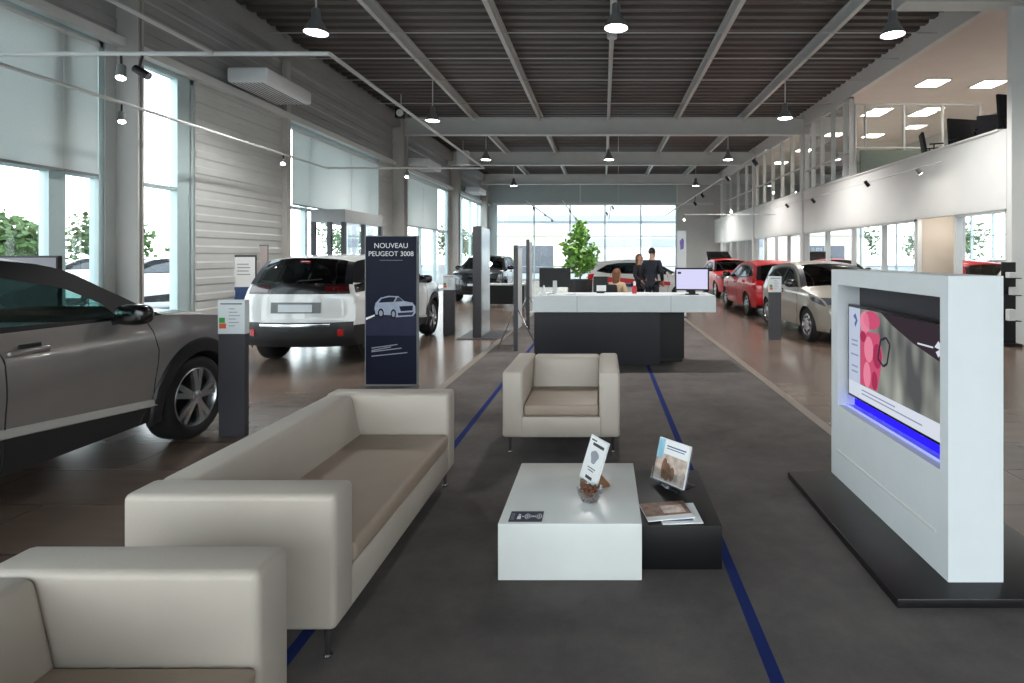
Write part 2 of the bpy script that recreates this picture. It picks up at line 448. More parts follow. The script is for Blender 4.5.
def window_x(x, y0, y1, z0, z1, mull, trans, mat='alu', fw=.09, pane='pane', outer=True):
    """framed glazing in a wall of constant x"""
    WN[0] += 1
    r = struct(thing('window_%d' % WN[0], '', ''));  del r['label']; del r['category']
    r.location = (x, y0, z0)
    b = MB(); d = .07
    b.box(x-d, x+d, y0, y0+fw, z0, z1); b.box(x-d, x+d, y1-fw, y1, z0, z1); b.box(x-d, x+d, y0, y1, z0, z0+fw); b.box(x-d, x+d, y0, y1, z1-fw, z1)
    for m in mull:
        w = fw
        if isinstance(m, tuple): m, w = m
        b.box(x-d, x+d, m-w/2, m+w/2, z0+fw, z1-fw)
    for t in trans: b.box(x-d*.8, x+d*.8, y0+fw, y1-fw, t-fw*.35, t+fw*.35)
    struct(b.build('window_frame', mat, r, True))
    b = MB(); b.poly(((x, y0+fw, z0+fw), (x, y1-fw, z0+fw), (x, y1-fw, z1-fw), (x, y0+fw, z1-fw))); struct(b.build('window_pane', pane, r, True))
    return r
xw = XL-.1
window_x(xw, -4.5, 2.4, 0, ZW, [-2.2, .1], [2.8])
window_x(xw, 3.0, 8.56, 0, ZW, [5.0, (7.83, .24)], [2.8])
window_x(xw, 8.98, 10.43, 0, ZW, [(10.2, .32)], [2.8])
window_x(xw, 13.45, 19.0, 0, ZW, [14.4, 16.8, 18.1], [2.8])
window_x(xw, 21.5, 27.6, 0, ZW, [23.5, 25.6], [2.8])
window_x(xw, 28.4, 36.3, 0, ZW, [30.4, 32.4, 34.3], [2.8])

def window_y(y, x0, x1, z0, z1, mull, trans, mat='alu', fw=.1):
    WN[0] += 1
    r = struct(thing('window_%d' % WN[0], '', '')); del r['label']; del r['category']
    r.location = (x0, y, z0)
    b = MB(); d = .07
    b.box(x0, x0+fw, y-d, y+d, z0, z1); b.box(x1-fw, x1, y-d, y+d, z0, z1); b.box(x0, x1, y-d, y+d, z0, z0+fw); b.box(x0, x1, y-d, y+d, z1-fw, z1)
    for m in mull: b.box(m-fw*.4, m+fw*.4, y-d, y+d, z0+fw, z1-fw)
    for t in trans: b.box(x0+fw, x1-fw, y-d*.7, y+d*.7, t-fw*.3, t+fw*.3)
    struct(b.build('window_frame', mat, r, True))
    b = MB(); b.poly(((x0+fw, y, z0+fw), (x1-fw, y, z0+fw), (x1-fw, y, z1-fw), (x0+fw, y, z1-fw))); struct(b.build('window_pane', 'pane', r, True))
window_y(YB+.1, -7.1, 4.9, 0, 5.06, [-4.56, -2.18, .13, 2.5], [.9, 2.92, 3.85])
# back wall
b = MB(); b.box(XL-.2, -7.1, YB, YB+.2, 0, ZC+.1); b.box(-7.1, 4.9, YB, YB+.2, 5.06, ZC+.1); b.mi = 1; b.box(4.9, 13.2, YB, YB+.2, 0, ZC+.1)
struct(b.build('wall_back', ['backwall', 'grey_wall']))
for i, x in enumerate((-1.5, 4.9)):
    b = MB(); b.box(x-.05, x+.05, YB-.03, YB, 5.06, ZC); struct(b.build('trim_%d' % (6+i), 'steel_grey'))
b = MB(); b.box(-7.3, 7.3, YB-.06, YB, 4.98, 5.12); struct(b.build('trim_8', 'steel_grey'))
# wall behind the camera : glazed shopfront
window_y(YN-.1, -7.0, 7.0, 0, 4.8, [-4.5, -2, .5, 3, 5], [2.6])
b = MB(); b.box(XL-.2, -7.0, YN-.2, YN, 0, ZC+.1); b.box(7.0, 13.2, YN-.2, YN, 0, ZC+.1); b.box(-7.0, 7.0, YN-.2, YN, 4.8, ZC+.1)
struct(b.build('wall_front', 'cladding'))

# right side : mezzanine block, offices below
ZF0, ZF1, ZM, XO = 2.46, 3.92, 6.35, 13.0
b = MB(); b.box(XR, XR+.18, 10.2, YB, ZF0, ZF1); b.box(XR-.03, XR+.21, 10.4, YB, ZF1, ZF1+.04)
b.box(XR, XR+.16, 10.2, YB, ZM, ZC+.12)
b.box(XR+.345, XR+.5, YN, 10.4, 0, ZC+.12)
struct(b.build('wall_right', 'white_paint'))
b = MB(); b.box(XR+.18, XO, 10.4, YB, 2.62, 3.6); struct(b.build('mezzanine_slab', 'white_paint'))
b = MB(); b.box(XR+.16, XO, 10.4, YB, ZM, ZM+.1); struct(b.build('ceiling_mezzanine', 'mezz_ceiling'))
b = MB(); b.box(XO, XO+.2, YN, YB, 0, ZC+.12); struct(b.build('wall_office', 'grey_wall'))
b = MB(); b.box(XR+.5, XO, 10.2, 10.4, 0, ZC); struct(b.build('wall_office_near', 'grey_wall'))
b = MB(); b.box(9.0, 9.12, 11.7, 13.6, 0, 2.6); b.box(XR+.2, 9.1, 13.5, 13.62, 0, 2.6); struct(b.build('wall_closet', 'beige_wall'))
for y in (19.0, 25.5): 
    b = MB(); b.box(XR+.3, XO, y, y+.1, 0, 2.62); struct(b.build('wall_partition', 'grey_wall'))
window_x(XR+.09, 10.22, 11.74, 0, ZF0, [], [], 'steel_grey', .05, 'pane_office')
window_x(XR+.09, 13.22, 20.5, 0, ZF0, [14.8, 16.6, 18.5], [], 'steel_grey', .05, 'pane_office')
window_x(XR+.09, 20.8, 27.1, 0, ZF0, [22.4, 24.0, 25.6], [], 'steel_grey', .05, 'pane_office')
window_x(XR+.09, 27.45, 34.4, 0, ZF0, [29, 30.8, 32.6], [], 'steel_grey', .05, 'pane_office')
b = MB(); b.box(XR+.04, XR+.14, 11.74, 11.80, 0, ZF0); b.box(XR+.04, XR+.14, 13.16, 13.22, 0, ZF0); struct(b.build('trim_9', 'steel_grey'))
# mezzanine glazing
window_x(XR+.09, 16.75, 20.5, ZF1+.04, ZM, [17.2, 18.1, 19.0, 19.8], [4.7], 'steel_light', .05, 'pane_rail')
window_x(XR+.09, 20.8, 27.1, ZF1+.04, ZM, [22, 23.2, 24.5, 25.8], [4.9], 'steel_light', .05, 'pane_rail')
window_x(XR+.09, 27.45, 34.4, ZF1+.04, ZM, [29, 30.8, 32.6], [4.9], 'steel_light', .05, 'pane_rail')
WN[0] += 1
r = struct(thing('window_%d' % WN[0], '', '')); del r['label']; del r['category']; r.location = (XR+.15, 16.75, 3.6)
b = MB(); y = 16.75; fw = .05
for x in (7.55, 7.85, 9.0, 10.15, 11.3): b.box(x-.025, x+.025, y-.04, y+.04, 3.6, 6.12)
b.box(7.5, 11.33, y-.04, y+.04, 6.1, 6.15); b.box(7.5, 11.33, y-.03, y+.03, 4.82, 4.86)
struct(b.build('window_frame', 'steel_light', r, True))
b = MB(); b.poly(((7.55, y, 3.6), (11.3, y, 3.6), (11.3, y, 6.1), (7.55, y, 6.1))); struct(b.build('window_pane', 'pane_rail', r, True))
b = MB(); b.box(7.6, 10.1, 16.5, 16.6, 3.6, 4.72); struct(b.build('wall_balcony', 'green_grey'))
# mezzanine ceiling light panels (recessed)
cp = None
k = 0
for (x, y) in ((9.0, 15.3), (10.6, 15.4), (9.0, 18.6), (10.6, 18.6), (9.0, 21.8), (9.0, 25.0), (9.0, 28.4), (10.6, 22.0), (11.4, 13.0)):
    t = thing('ceiling_panel_light', '', 'ceiling light', (x, y, ZM), 0, 'square lights in the upper floor ceiling')
    b = MB(); b.box(-.34, .34, -.34, .34, -.03, 0); b.build('frame', 'white_paint', t)
    b = MB(); b.box(-.3, .3, -.3, .3, -.036, -.03); b.build('diffuser', 'panel_on', t)
    t['label'] = 'flat square lit ceiling panel above the glazed upper floor on the right'
# entrance vestibule  (door_1)
x0, x1, y0, y1 = XL-.02, -6.73, 14.6, 17.1
r = struct(thing('door_1', '', '')); del r['label']; del r['category']; r.location = (x0, y0, 0)
b = MB(); b.box(x0, x1, y0, y1, 2.49, 2.82); struct(b.build('door_header', 'header_grey', r, True))
b = MB()
for (xx, yy) in ((x0, y0), (x1-.1, y0), (x0+.42, y0), (x1-.1, y1-.1), (x1-.1, (y0+y1)/2-.05), (x0, y1-.1)): b.box(xx, xx+.1, yy, yy+.1, 0, 2.49)
b.box(x0+.1, x1-.1, y0, y0+.08, 0, .1); b.box(x1-.08, x1, y0+.1, y1-.1, 0, .1)
struct(b.build('door_frame', 'totem_dark', r, True))
b = MB(); b.poly(((x0+.1, y0+.04, .1), (x1-.1, y0+.04, .1), (x1-.1, y0+.04, 2.49), (x0+.1, y0+.04, 2.49))); b.poly(((x1-.05, y0+.1, .1), (x1-.05, y1-.1, .1), (x1-.05, y1-.1, 2.49), (x1-.05, y0+.1, 2.49)))
struct(b.build('door_pane', 'pane', r, True))

# roller blinds
def blind(y0, y1, z0, z1, label):
    t = thing('roller_blind', label, 'blind', (XL+.06, (y0+y1)/2, z0), 0, 'roller blinds on the left windows')
    b = MB(); b.box(XL+.055, XL+.06, y0, y1, z0, z1); b.build('fabric', 'blind_fabric', t, True)
    b = MB(); b.box(XL+.04, XL+.075, y0, y1, z0-.035, z0); b.build('bottom_bar', 'grey_plastic', t, True)
    b = MB(); b.cyl((XL+.06, y0, z1+.03), (XL+.06, y1, z1+.03), .035, n=10); b.build('roller_tube', 'steel_light', t, True)
blind(5.5, 7.825, 2.82, 4.72, 'wide pale grey roller blind half lowered in the nearest left window')
blind(7.835, 8.36, 2.82, 4.72, 'narrow pale grey roller blind left of the first grey column')
blind(13.6, 14.395, 2.88, 4.66, 'narrow pale roller blind just past the ribbed wall panel')
blind(14.405, 16.795, 2.88, 4.66, 'broad pale roller blind above the glazed entrance porch')
blind(16.805, 18.8, 2.88, 4.66, 'pale roller blind at the far end of the entrance window')
blind(21.6, 23.49, 2.8, 4.66, 'pale roller blind just beyond the second grey column')
blind(23.51, 25.55, 2.8, 4.66, 'farthest pale roller blind along the left wall')
# ------------------------------------------------------------------ cars
def interp(tab, x):
    if x <= tab[0][0]: return tab[0][1]
    for (a, fa), (b_, fb) in zip(tab[:-1], tab[1:]):
        if x <= b_:
            t = (x-a)/(b_-a); return fa+(fb-fa)*t
    return tab[-1][1]
def smooth_tab(tab, x, h=.05):
    return (interp(tab, x-h)+interp(tab, x)*2+interp(tab, x+h))/4
def inside(p, poly):
    x, y = p; c = False; n = len(poly); j = n-1
    for i in range(n):
        xi, yi = poly[i]; xj, yj = poly[j]
        if (yi > y) != (yj > y) and x < (xj-xi)*(y-yi)/(yj-yi)+xi: c = not c
        j = i
    return c
def round_poly(poly, r, n=4):
    out = []; m = len(poly)
    for i in range(m):
        p = Vector(poly[i]); a = Vector(poly[i-1]); c = Vector(poly[(i+1) % m])
        d1 = (a-p); d2 = (c-p); k = min(r, d1.length*.45, d2.length*.45)
        s = p+d1.normalized()*k; e = p+d2.normalized()*k
        for q in range(n+1):
            t = q/n; out.append(tuple((1-t)**2*s+2*t*(1-t)*p+t*t*e))
    return out

SUV = dict(W=1.84, H=1.0, wb=1.338, r=.36, tw=.225, arch=.405, arch_out=.52,
  prof=[(2.06,.27,2.20,.25),(2.14,.42,2.29,.42),(2.15,.62,2.31,.62),(2.11,.82,2.27,.82),(1.98,.98,2.18,.97),(1.55,1.06,1.70,1.10),(1.20,1.10,1.32,1.15),(.98,1.12,1.10,1.18),
        (.58,1.345,.66,1.41),(.23,1.525,.27,1.58),(-.35,1.585,-.35,1.635),(-1.0,1.575,-1.0,1.63),(-1.55,1.54,-1.6,1.60),(-1.76,1.51,-1.84,1.57),(-1.94,1.30,-2.03,1.33),(-2.01,1.19,-2.12,1.20),
        (-2.05,1.05,-2.17,1.05),(-2.07,.74,-2.19,.73),(-2.09,.61,-2.22,.60),(-2.07,.43,-2.19,.42),(-1.99,.31,-2.08,.29)],
  plan=(1.25, 2.15, .20, -1.3, -2.09, .13),
  win=[[(.58,1.142),(.48,1.255),(.25,1.378),(-.2,1.482),(-.27,1.49),(-.27,1.170)],[(-.37,1.172),(-.37,1.50),(-.8,1.495),(-1.14,1.465),(-1.2,1.19)],[(-1.28,1.195),(-1.22,1.455),(-1.6,1.40),(-1.76,1.25)]],
  trim=[(1.02,1.118),(.72,1.36),(.25,1.62),(-.25,1.70),(-1.2,1.70),(-1.80,1.58),(-2.08,1.22),(-1.2,1.155),(-.3,1.135)],
  clad=[(2.3,.50),(.95,.42),(-.33,.535),(-.93,.57),(-2.3,.62)], seam=[(.80,1.10),(.87,.85),(.84,.5),(.72,.30)], seam2=[(-.34,1.14),(-.31,1.08),(-.275,.95),(-.267,.6),(-.27,.30)], seam3=[(-1.08,1.15),(-1.13,.95),(-.98,.8),(-.88,.56)],
  mirror=(.53,1.135), handles=[(-.14,1.012),(-1.02,1.04)], seats=.55)
HATCH = dict(W=1.74, H=.885, wb=1.27, r=.315, tw=.2, arch=.35, arch_out=.0,
  prof=[(1.92,.22,2.03,.2),(1.97,.40,2.10,.40),(1.97,.58,2.10,.58),(1.90,.74,2.04,.74),(1.72,.85,1.88,.85),(1.35,.925,1.47,.965),(1.02,.965,1.14,1.02),(.92,.98,1.03,1.04),
        (.5,1.225,.57,1.285),(.1,1.39,.14,1.44),(-.4,1.445,-.4,1.49),(-.9,1.425,-.9,1.475),(-1.4,1.37,-1.45,1.43),(-1.6,1.32,-1.70,1.385),(-1.78,1.1,-1.87,1.12),(-1.88,.95,-1.98,.95),
        (-1.92,.85,-2.02,.85),(-1.93,.68,-2.04,.66),(-1.95,.55,-2.06,.55),(-1.93,.36,-2.03,.36),(-1.86,.24,-1.94,.23)],
  plan=(1.15, 1.97, .22, -1.15, -1.95, .15),
  win=[[(.62,1.0),(.35,1.165),(.05,1.295),(-.25,1.335),(-.25,1.015)],[(-.34,1.018),(-.34,1.335),(-.8,1.32),(-1.12,1.27),(-1.2,1.05)],[(-1.27,1.06),(-1.2,1.25),(-1.38,1.2),(-1.5,1.09)]],
  trim=[(.80,.98),(.42,1.2),(.08,1.335),(-.3,1.375),(-.85,1.36),(-1.25,1.30),(-1.62,1.08),(-1.2,1.02),(0,.985)],
  clad=[(2.3,.24),(-2.3,.26)], seam=[(.80,.97),(.86,.7),(.80,.4),(.72,.24)], seam2=[(-.28,1.0),(-.26,.7),(-.30,.24)], seam3=[(-1.1,1.02),(-1.1,.8),(-.95,.6),(-.88,.4)],
  mirror=(.66,1.03), handles=[(-.12,.88),(-1.0,.9)], seats=.42)

def make_car(name, label, cat, P, paint, loc, rotz, roof=None, glass='car_glass_dark', glass_rear='car_glass_dark', q=.06, sub=5, nv=9,
             face='suv', rim='spoke', parts=True, group=None, interior=True, hatch_open=False, bands=False):
    root = thing(name, label, cat, loc, rotz, group)
    W2 = P['W']/2; H = P['H']
    zt = [(.18,.925),(.35,.965),(.55,.99),(.75,1.0),(.92,.993),(1.02,.972),(1.12,.935),(1.25,.87),(1.4,.80),(1.55,.73),(1.66,.67)]
    zt = [(a*H, f) for a, f in zt]
    yf0, yf1, kf, yr0, yr1, kr = P['plan']
    def side(y, z):
        f = 1.0
        if y > yf0: f -= kf*min(1.2, (y-yf0)/(yf1-yf0))**2.2
        if y < yr0: f -= kr*min(1.2, (yr0-y)/(yr0-yr1))**2.2
        k = smooth_tab(zt, z)
        bump = .010*math.exp(-((z-.985*H)/(.03))**2) - .012*math.exp(-((z-.60*H)/.12)**2)*(1 if abs(y) < P['wb']-.45 else 0)
        return W2*f*k + bump
    ctl = P['prof']; n = len(ctl)
    def cr4(s):
        i = max(0, min(n-2, int(math.floor(s)))); t = s-i
        p0 = ctl[max(0, i-1)]; p1 = ctl[i]; p2 = ctl[i+1]; p3 = ctl[min(n-1, i+2)]
        out = []
        for a, b_, c, d in zip(p0, p1, p2, p3):
            m1 = (c-a)*.5; m2 = (d-b_)*.5
            m1 = max(-abs(c-b_)*2, min(abs(c-b_)*2, m1)); m2 = max(-abs(c-b_)*2, min(abs(c-b_)*2, m2))
            out.append((2*t**3-3*t*t+1)*b_+(t**3-2*t*t+t)*m1+(-2*t**3+3*t*t)*c+(t**3-t*t)*m2)
        return out
    def top(s, v):
        ye, ze, yc, zc = cr4(s); w = side(ye, ze); k = 1-abs(v)**2.6
        return Vector((v*w, ye+(yc-ye)*k, ze+(zc-ze)*k))
    def topn(s, v):
        e = .02
        a = top(min(n-1, s+e), v)-top(max(0, s-e), v); c = top(s, min(1, v+e))-top(s, max(-1, v-e))
        nn = c.cross(a)
        nn.normalize()
        ref = top(s, v)-Vector((0, 0, .75*H))
        return nn if nn.dot(ref) > 0 else -nn
    # --- body: side skins
    edge = []
    S = [i/sub for i in range((n-1)*sub+1)]
    for s in S:
        e = cr4(s); edge.append((e[0], e[1]))
    zb = .29*H
    outer = edge + [(-1.0, zb), (0, zb-.01), (1.0, zb)]
    def circ(y0, r, m=40): return [(y0+r*math.cos(2*PI*i/m), P['r']+r*math.sin(2*PI*i/m)) for i in range(m)]
    arches = [circ(P['wb'], P['arch']), circ(-P['wb'], P['arch'])]
    wins = [round_poly(w, .035) for w in P['win']]; trim = round_poly(P['trim'], .06)
    polys = [outer]+arches+wins+[trim]
    pts = []; eds = []
    for pl in polys:
        k0 = len(pts); pts += pl; eds += [(k0+i, k0+(i+1) % len(pl)) for i in range(len(pl))]
    k0 = len(pts); cl = []
    cy0, cy1 = -2.05, 2.1
    m = 24
    for i in range(m+1):
        y = cy0+(cy1-cy0)*i/m
        tab = sorted(P['clad']); p = (y, interp(tab, y))
        if inside(p, outer): cl.append(p)
    pts += cl; eds += [(k0+i, k0+i+1) for i in range(len(cl)-1)]
    ys = [p[0] for p in edge]; y = min(ys)+q*.6
    while y < max(ys):
        z = .2
        while z < 1.7:
            p = (y+random.uniform(-.002, .002), z+random.uniform(-.002, .002))
            if inside(p, outer): pts.append(p)
            z += q*.8
        y += q
    vs, es, fs, _, _, _ = delaunay_2d_cdt([Vector(p) for p in pts], eds, [], 0, 1e-5)
    body = bmesh.new(); gl = {}
    tabc = sorted(P['clad'])
    V3 = [(side(v.x, v.y), v.x, v.y) for v in vs]
    sgn_list = (1, -1)
    for sg in sgn_list:
        bv = {}; gv = [dict() for _ in wins]
        for i_ in range(len(wins)): gl[(i_, sg)] = bmesh.new()
        for f in fs:
            c = ((vs[f[0]].x+vs[f[1]].x+vs[f[2]].x)/3, (vs[f[0]].y+vs[f[1]].y+vs[f[2]].y)/3)
            if not inside(c, outer): continue
            if any((c[0]-a)**2+(c[1]-P['r'])**2 < (P['arch']-.003)**2 for a in (P['wb'], -P['wb'])): continue
            w = next((i for i, pl in enumerate(wins) if inside(c, pl)), None)
            order = f if sg > 0 else f[::-1]
            if w is not None:
                bmx, dd = gl[(w, sg)], gv[w]
            else: bmx, dd = body, bv
            vl = []
            for i in order:
                if i not in dd:
                    x, yy, zz = V3[i]
                    dd[i] = bmx.verts.new((sg*(x-(.008 if w is not None else 0)), yy, zz))
                vl.append(dd[i])
            try: fnew = bmx.faces.new(vl)
            except ValueError: continue
            if w is None:
                fnew.material_index = 1 if (inside(c, trim)) else (2 if c[1] < interp(tabc, c[0]) else 0)
    # --- body: top skin
    vv = [0, .25, .45, .62, .76, .86, .93, .97, 1.0] if nv >= 9 else [0, .4, .7, .88, 1.0]
    vcut = .86 if nv >= 9 else .88
    vv = [-x for x in vv[:0:-1]]+vv
    def region(sm, vm):
        if 7 < sm < 9 and abs(vm) < vcut: return 'wind'
        if 13 < sm < 15 and abs(vm) < vcut: return 'rear'
        return 'body'
    sheets = {'body': body, 'wind': bmesh.new(), 'rear': bmesh.new()}
    cache = {k: {} for k in sheets}
    for i in range(len(S)-1):
        for j in range(len(vv)-1):
            sm = (S[i]+S[i+1])/2; vm = (vv[j]+vv[j+1])/2; rg = region(sm, vm)
            bmx = sheets[rg]; dd = cache[rg]; vl = []
            for (a, b_) in ((i, j), (i, j+1), (i+1, j+1), (i+1, j)):
                if (a, b_) not in dd: dd[(a, b_)] = bmx.verts.new(top(S[a], vv[b_]))
                vl.append(dd[(a, b_)])
            f = bmx.faces.new(vl)
            if rg == 'body':
                mi = 0
                z = (vl[0].co.z+vl[2].co.z)/2; yy = (vl[0].co.y+vl[2].co.y)/2
                if 9 <= sm <= 13 and roof: mi = 3
                elif 7 < sm < 9 or 13 < sm < 15: mi = 1
                elif face == 'suv' and (sm < 1.0 or sm > 18.0): mi = 2
                elif sm < .6 or sm > 19.2: mi = 2
                f.material_index = mi
    # underside
    uv = [body.verts.new(p) for p in ((W2*.86, 1.9, zb+.02), (-W2*.86, 1.9, zb+.02), (-W2*.86, -1.9, zb+.02), (W2*.86, -1.9, zb+.02))]
    f = body.faces.new(uv); f.material_index = 2
    bmesh.ops.remove_doubles(body, verts=body.verts, dist=.0015)
    def fin(bmx, nm, mats, par=root, ang=38, recalc=True):
        if recalc: bmesh.ops.recalc_face_normals(bmx, faces=bmx.faces)
        me = bpy.data.meshes.new(nm); bmx.to_mesh(me); bmx.free()
        for mm in mats: me.materials.append(M[mm])
        me.polygons.foreach_set('use_smooth', [True]*len(me.polygons)); me.set_sharp_from_angle(angle=math.radians(ang))
        o = bpy.data.objects.new(nm, me); COL.objects.link(o); o.parent = par
        return o
    fin(body, 'body', [paint, 'roof_black', 'dark_plastic', roof or paint])
    fin(sheets['wind'], 'windshield', [glass])
    rw = fin(sheets['rear'], 'rear_window', [glass_rear])
    for (i, sg), g in gl.items(): fin(g, 'side_window', [glass if i == 0 else glass_rear])
    # --- patches
    def tpatch(nm, mat, s0, s1, v0, v1, off=.008, mirror=False, par=root, label=None, ns=6, nvv=6):
        outs = []
        for sg in ((1, -1) if mirror else (1,)):
            mb = MB(); rows = []
            for i in range(ns+1):
                row = []
                for j in range(nvv+1):
                    s = s0+(s1-s0)*i/ns; v = sg*(v0+(v1-v0)*j/nvv); row.append(top(s, v)+topn(s, v)*off)
                rows.append(row)
            base = [[p-topn(s0+(s1-s0)*i/ns, sg*(v0+(v1-v0)*j/nvv))*(off+.01) for j, p in enumerate(r_)] for i, r_ in enumerate(rows)]
            mb.grid(rows)
            # rim
            rim_t = [rows[0], [r_[-1] for r_ in rows], rows[-1][::-1], [r_[0] for r_ in rows][::-1]]
            rim_b = [base[0], [r_[-1] for r_ in base], base[-1][::-1], [r_[0] for r_ in base][::-1]]
            for a, b_ in zip(rim_t, rim_b): mb.grid([a, b_])
            bmesh.ops.remove_doubles(mb.bm, verts=mb.bm.verts, dist=.0005)
            o = mb.build(nm, mat, par, smooth=40)
            if label: o['label'] = label
            outs.append(o)
        return outs
    def spatch(nm, mat, poly, off=.008, par=root, both=True, label=None):
        for sg in ((1, -1) if both else (1,)):
            pl = round_poly(poly, .02, 3); px = list(pl)
            x0 = min(p[0] for p in pl); x1 = max(p[0] for p in pl); z0 = min(p[1] for p in pl); z1 = max(p[1] for p in pl)
            y = x0
            while y < x1:
                z = z0
                while z < z1:
                    if inside((y, z), pl): px.append((y, z))
                    z += .04
                y += .04
            v_, _, f_, _, _, _ = delaunay_2d_cdt([Vector(p) for p in px], [(i, (i+1) % len(pl)) for i in range(len(pl))], [], 0, 1e-5)
            mb = MB(); vs_ = [mb.bm.verts.new((sg*(side(p.x, p.y)+off), p.x, p.y)) for p in v_]
            for f in f_:
                c = (sum(v_[i].x for i in f)/3, sum(v_[i].y for i in f)/3)
                if inside(c, pl): mb.bm.faces.new([vs_[i] for i in f])
            lo = [mb.bm.verts.new((sg*(side(*p)-.012), p[0], p[1])) for p in pl]
            up = [mb.bm.verts.new((sg*(side(*p)+off), p[0], p[1])) for p in pl]
            for i in range(len(pl)): mb.bm.faces.new((up[i], up[(i+1) % len(pl)], lo[(i+1) % len(pl)], lo[i]))
            bmesh.ops.remove_doubles(mb.bm, verts=mb.bm.verts, dist=.0005)
            o = mb.build(nm, mat, par, smooth=40)
            if label: o['label'] = label
    # --- wheels
    R = P['r']; tw = P['tw']
    for sy in (1, -1):
        for sx in (1, -1):
            xo = W2*.985-.02; xi = xo-tw
            mb = MB(); mb.lathe([(R*.68, xi), (R*.9, xi), (R*.985, xi+.03), (R, xi+.07), (R, xo-.06), (R*.985, xo-.02), (R*.92, xo+.004), (R*.76, xo), (R*.70, xo-.012)], axis='X', n=40)
            if sx < 0: mb.xf(Matrix.Scale(-1, 4, (1, 0, 0)))
            mb.xf(Matrix.Translation((0, sy*P['wb'], R)))
            tyre = mb.build('wheel', 'rubber', root, smooth=50)
            rr = R*.715
            mb = MB(); mb.lathe([(rr, xo-.012), (rr*.965, xo-.004), (rr*.93, xo-.02), (rr*.9, xo-.07)], axis='X', n=40)
            mb.mi = 1; mb.lathe([(rr*.93, xo-.07), (.001, xo-.075)], axis='X', n=24); mb.mi = 0
            ns = 5
            if rim == 'cover':
                mb.lathe([(rr*.9, xo-.012), (rr*.4, xo+.004), (.001, xo+.008)], axis='X', n=30)
                mb.mi = 1
                for k in range(9):
                    t = 2*PI*k/9; c, s_ = math.cos(t), math.sin(t)
                    mb.cyl((xo-.02, rr*.66*c, rr*.66*s_), (xo+.004, rr*.66*c, rr*.66*s_), rr*.11, n=8)
                mb.mi = 0
            else:
                for k in range(ns):
                    for d in (-.17, .17):
                        t0 = 2*PI*k/ns+.2+d*.55; t1 = 2*PI*k/ns+.2+d
                        c0, s0, c1, s1 = math.cos(t0), math.sin(t0), math.cos(t1), math.sin(t1)
                        w0, w1 = rr*.075, rr*.095
                        def q_(rad, c, s_, w, x): return [(x, rad*c-s_*w, rad*s_+c*w), (x, rad*c+s_*w, rad*s_-c*w)]
                        a = q_(rr*.14, c0, s0, w0, xo+.0); b_ = q_(rr*.93, c1, s1, w1, xo-.014)
                        a2 = [(p[0]-.03, p[1], p[2]) for p in a]; b2 = [(p[0]-.03, p[1], p[2]) for p in b_]
                        mb.hexa([a2[0], a2[1], b2[1], b2[0], a[0], a[1], b_[1], b_[0]])
                mb.lathe([(rr*.22, xo-.03), (rr*.22, xo-.002), (rr*.16, xo+.006), (.001, xo+.008)], axis='X', n=18)
            if sx < 0: mb.xf(Matrix.Scale(-1, 4, (1, 0, 0)))
            mb.xf(Matrix.Translation((0, sy*P['wb'], R)))
            mb.build('alloy_rim' if rim != 'cover' else 'wheel_cover', ['rim_silver', 'black_satin'], tyre, smooth=30)
            # arch liner
            mb = MB(); m = 18; ra = P['arch']-.004
            rows = []
            for i in range(m+1):
                t = -.25+(PI+.5)*i/m; y = sy*P['wb']+ra*math.cos(t); z = R+ra*math.sin(t)
                rows.append([(sx*(side(y, z)-.004), y, z), (sx*(W2-.33), y, z)])
            mb.grid(rows); mb.build('wheel_arch_liner', 'black_matte', root, smooth=40)
            if P['arch_out']:
                mb = MB(); rows = []; ro = P['arch_out']; a0 = -.24 if sy > 0 else -.24
                for i in range(31):
                    t = -.22+(PI+.44)*i/30
                    row = []
                    for (rad, off) in ((P['arch']-.004, -.06), (P['arch'], .012), (P['arch']+.015, .02), (ro-.012, .018), (ro, .004), (ro+.002, -.01)):
                        y = sy*P['wb']+rad*math.cos(t); z = max(.2, R+rad*math.sin(t))
                        yy = max(min(y, 2.12), -2.05)
                        row.append((sx*(side(yy, z)+off), yy, z))
                    rows.append(row)
                mb.grid(rows); mb.build('wheel_arch_trim', 'dark_plastic', root, smooth=40)
    # --- details
    if parts:
        for sm in ('seam', 'seam2', 'seam3'):
            for sg in (1, -1):
                mb = MB(); pl = []
                ctrl = P[sm]
                for (a, b_) in zip(ctrl[:-1], ctrl[1:]):
                    for i in range(5): t = i/5; pl.append((a[0]+(b_[0]-a[0])*t, a[1]+(b_[1]-a[1])*t))
                pl.append(ctrl[-1])
                mb.tube([(sg*(side(*p)+.0005), p[0], p[1]) for p in pl], .0042, 6); mb.build('door_gap', 'black_matte', root)
        for hy, hz in P['handles']:
            for sg in (1, -1):
                x = side(hy, hz)
                mb = MB(); mb.rbox(x-.004, x+.034, hy-.13, hy+.13, hz-.02, hz+.02, .015, 3)
                mb.mi = 1; mb.rbox(x-.004, x+.006, hy-.05, hy+.09, hz-.042, hz+.045, .004, 1)
                if sg < 0: mb.xf(Matrix.Scale(-1, 4, (1, 0, 0)))
                mb.build('door_handle', [paint, 'black_matte'], root, smooth=40)
        if face == 'suv':
            for sg in (1, -1):
                mb = MB(); rows = []
                for i in range(21):
                    y = .86-1.74*i/20; z = interp(tabc, y)+.005; x = side(y, z)
                    rows.append([(sg*(x-.004), y, z+.035), (sg*(x+.014), y, z+.022), (sg*(x+.018), y, z-.02), (sg*(x-.004), y, z-.03)])
                mb.grid(rows); mb.build('door_moulding', 'moulding', root, smooth=40)
        my, mz = P['mirror']
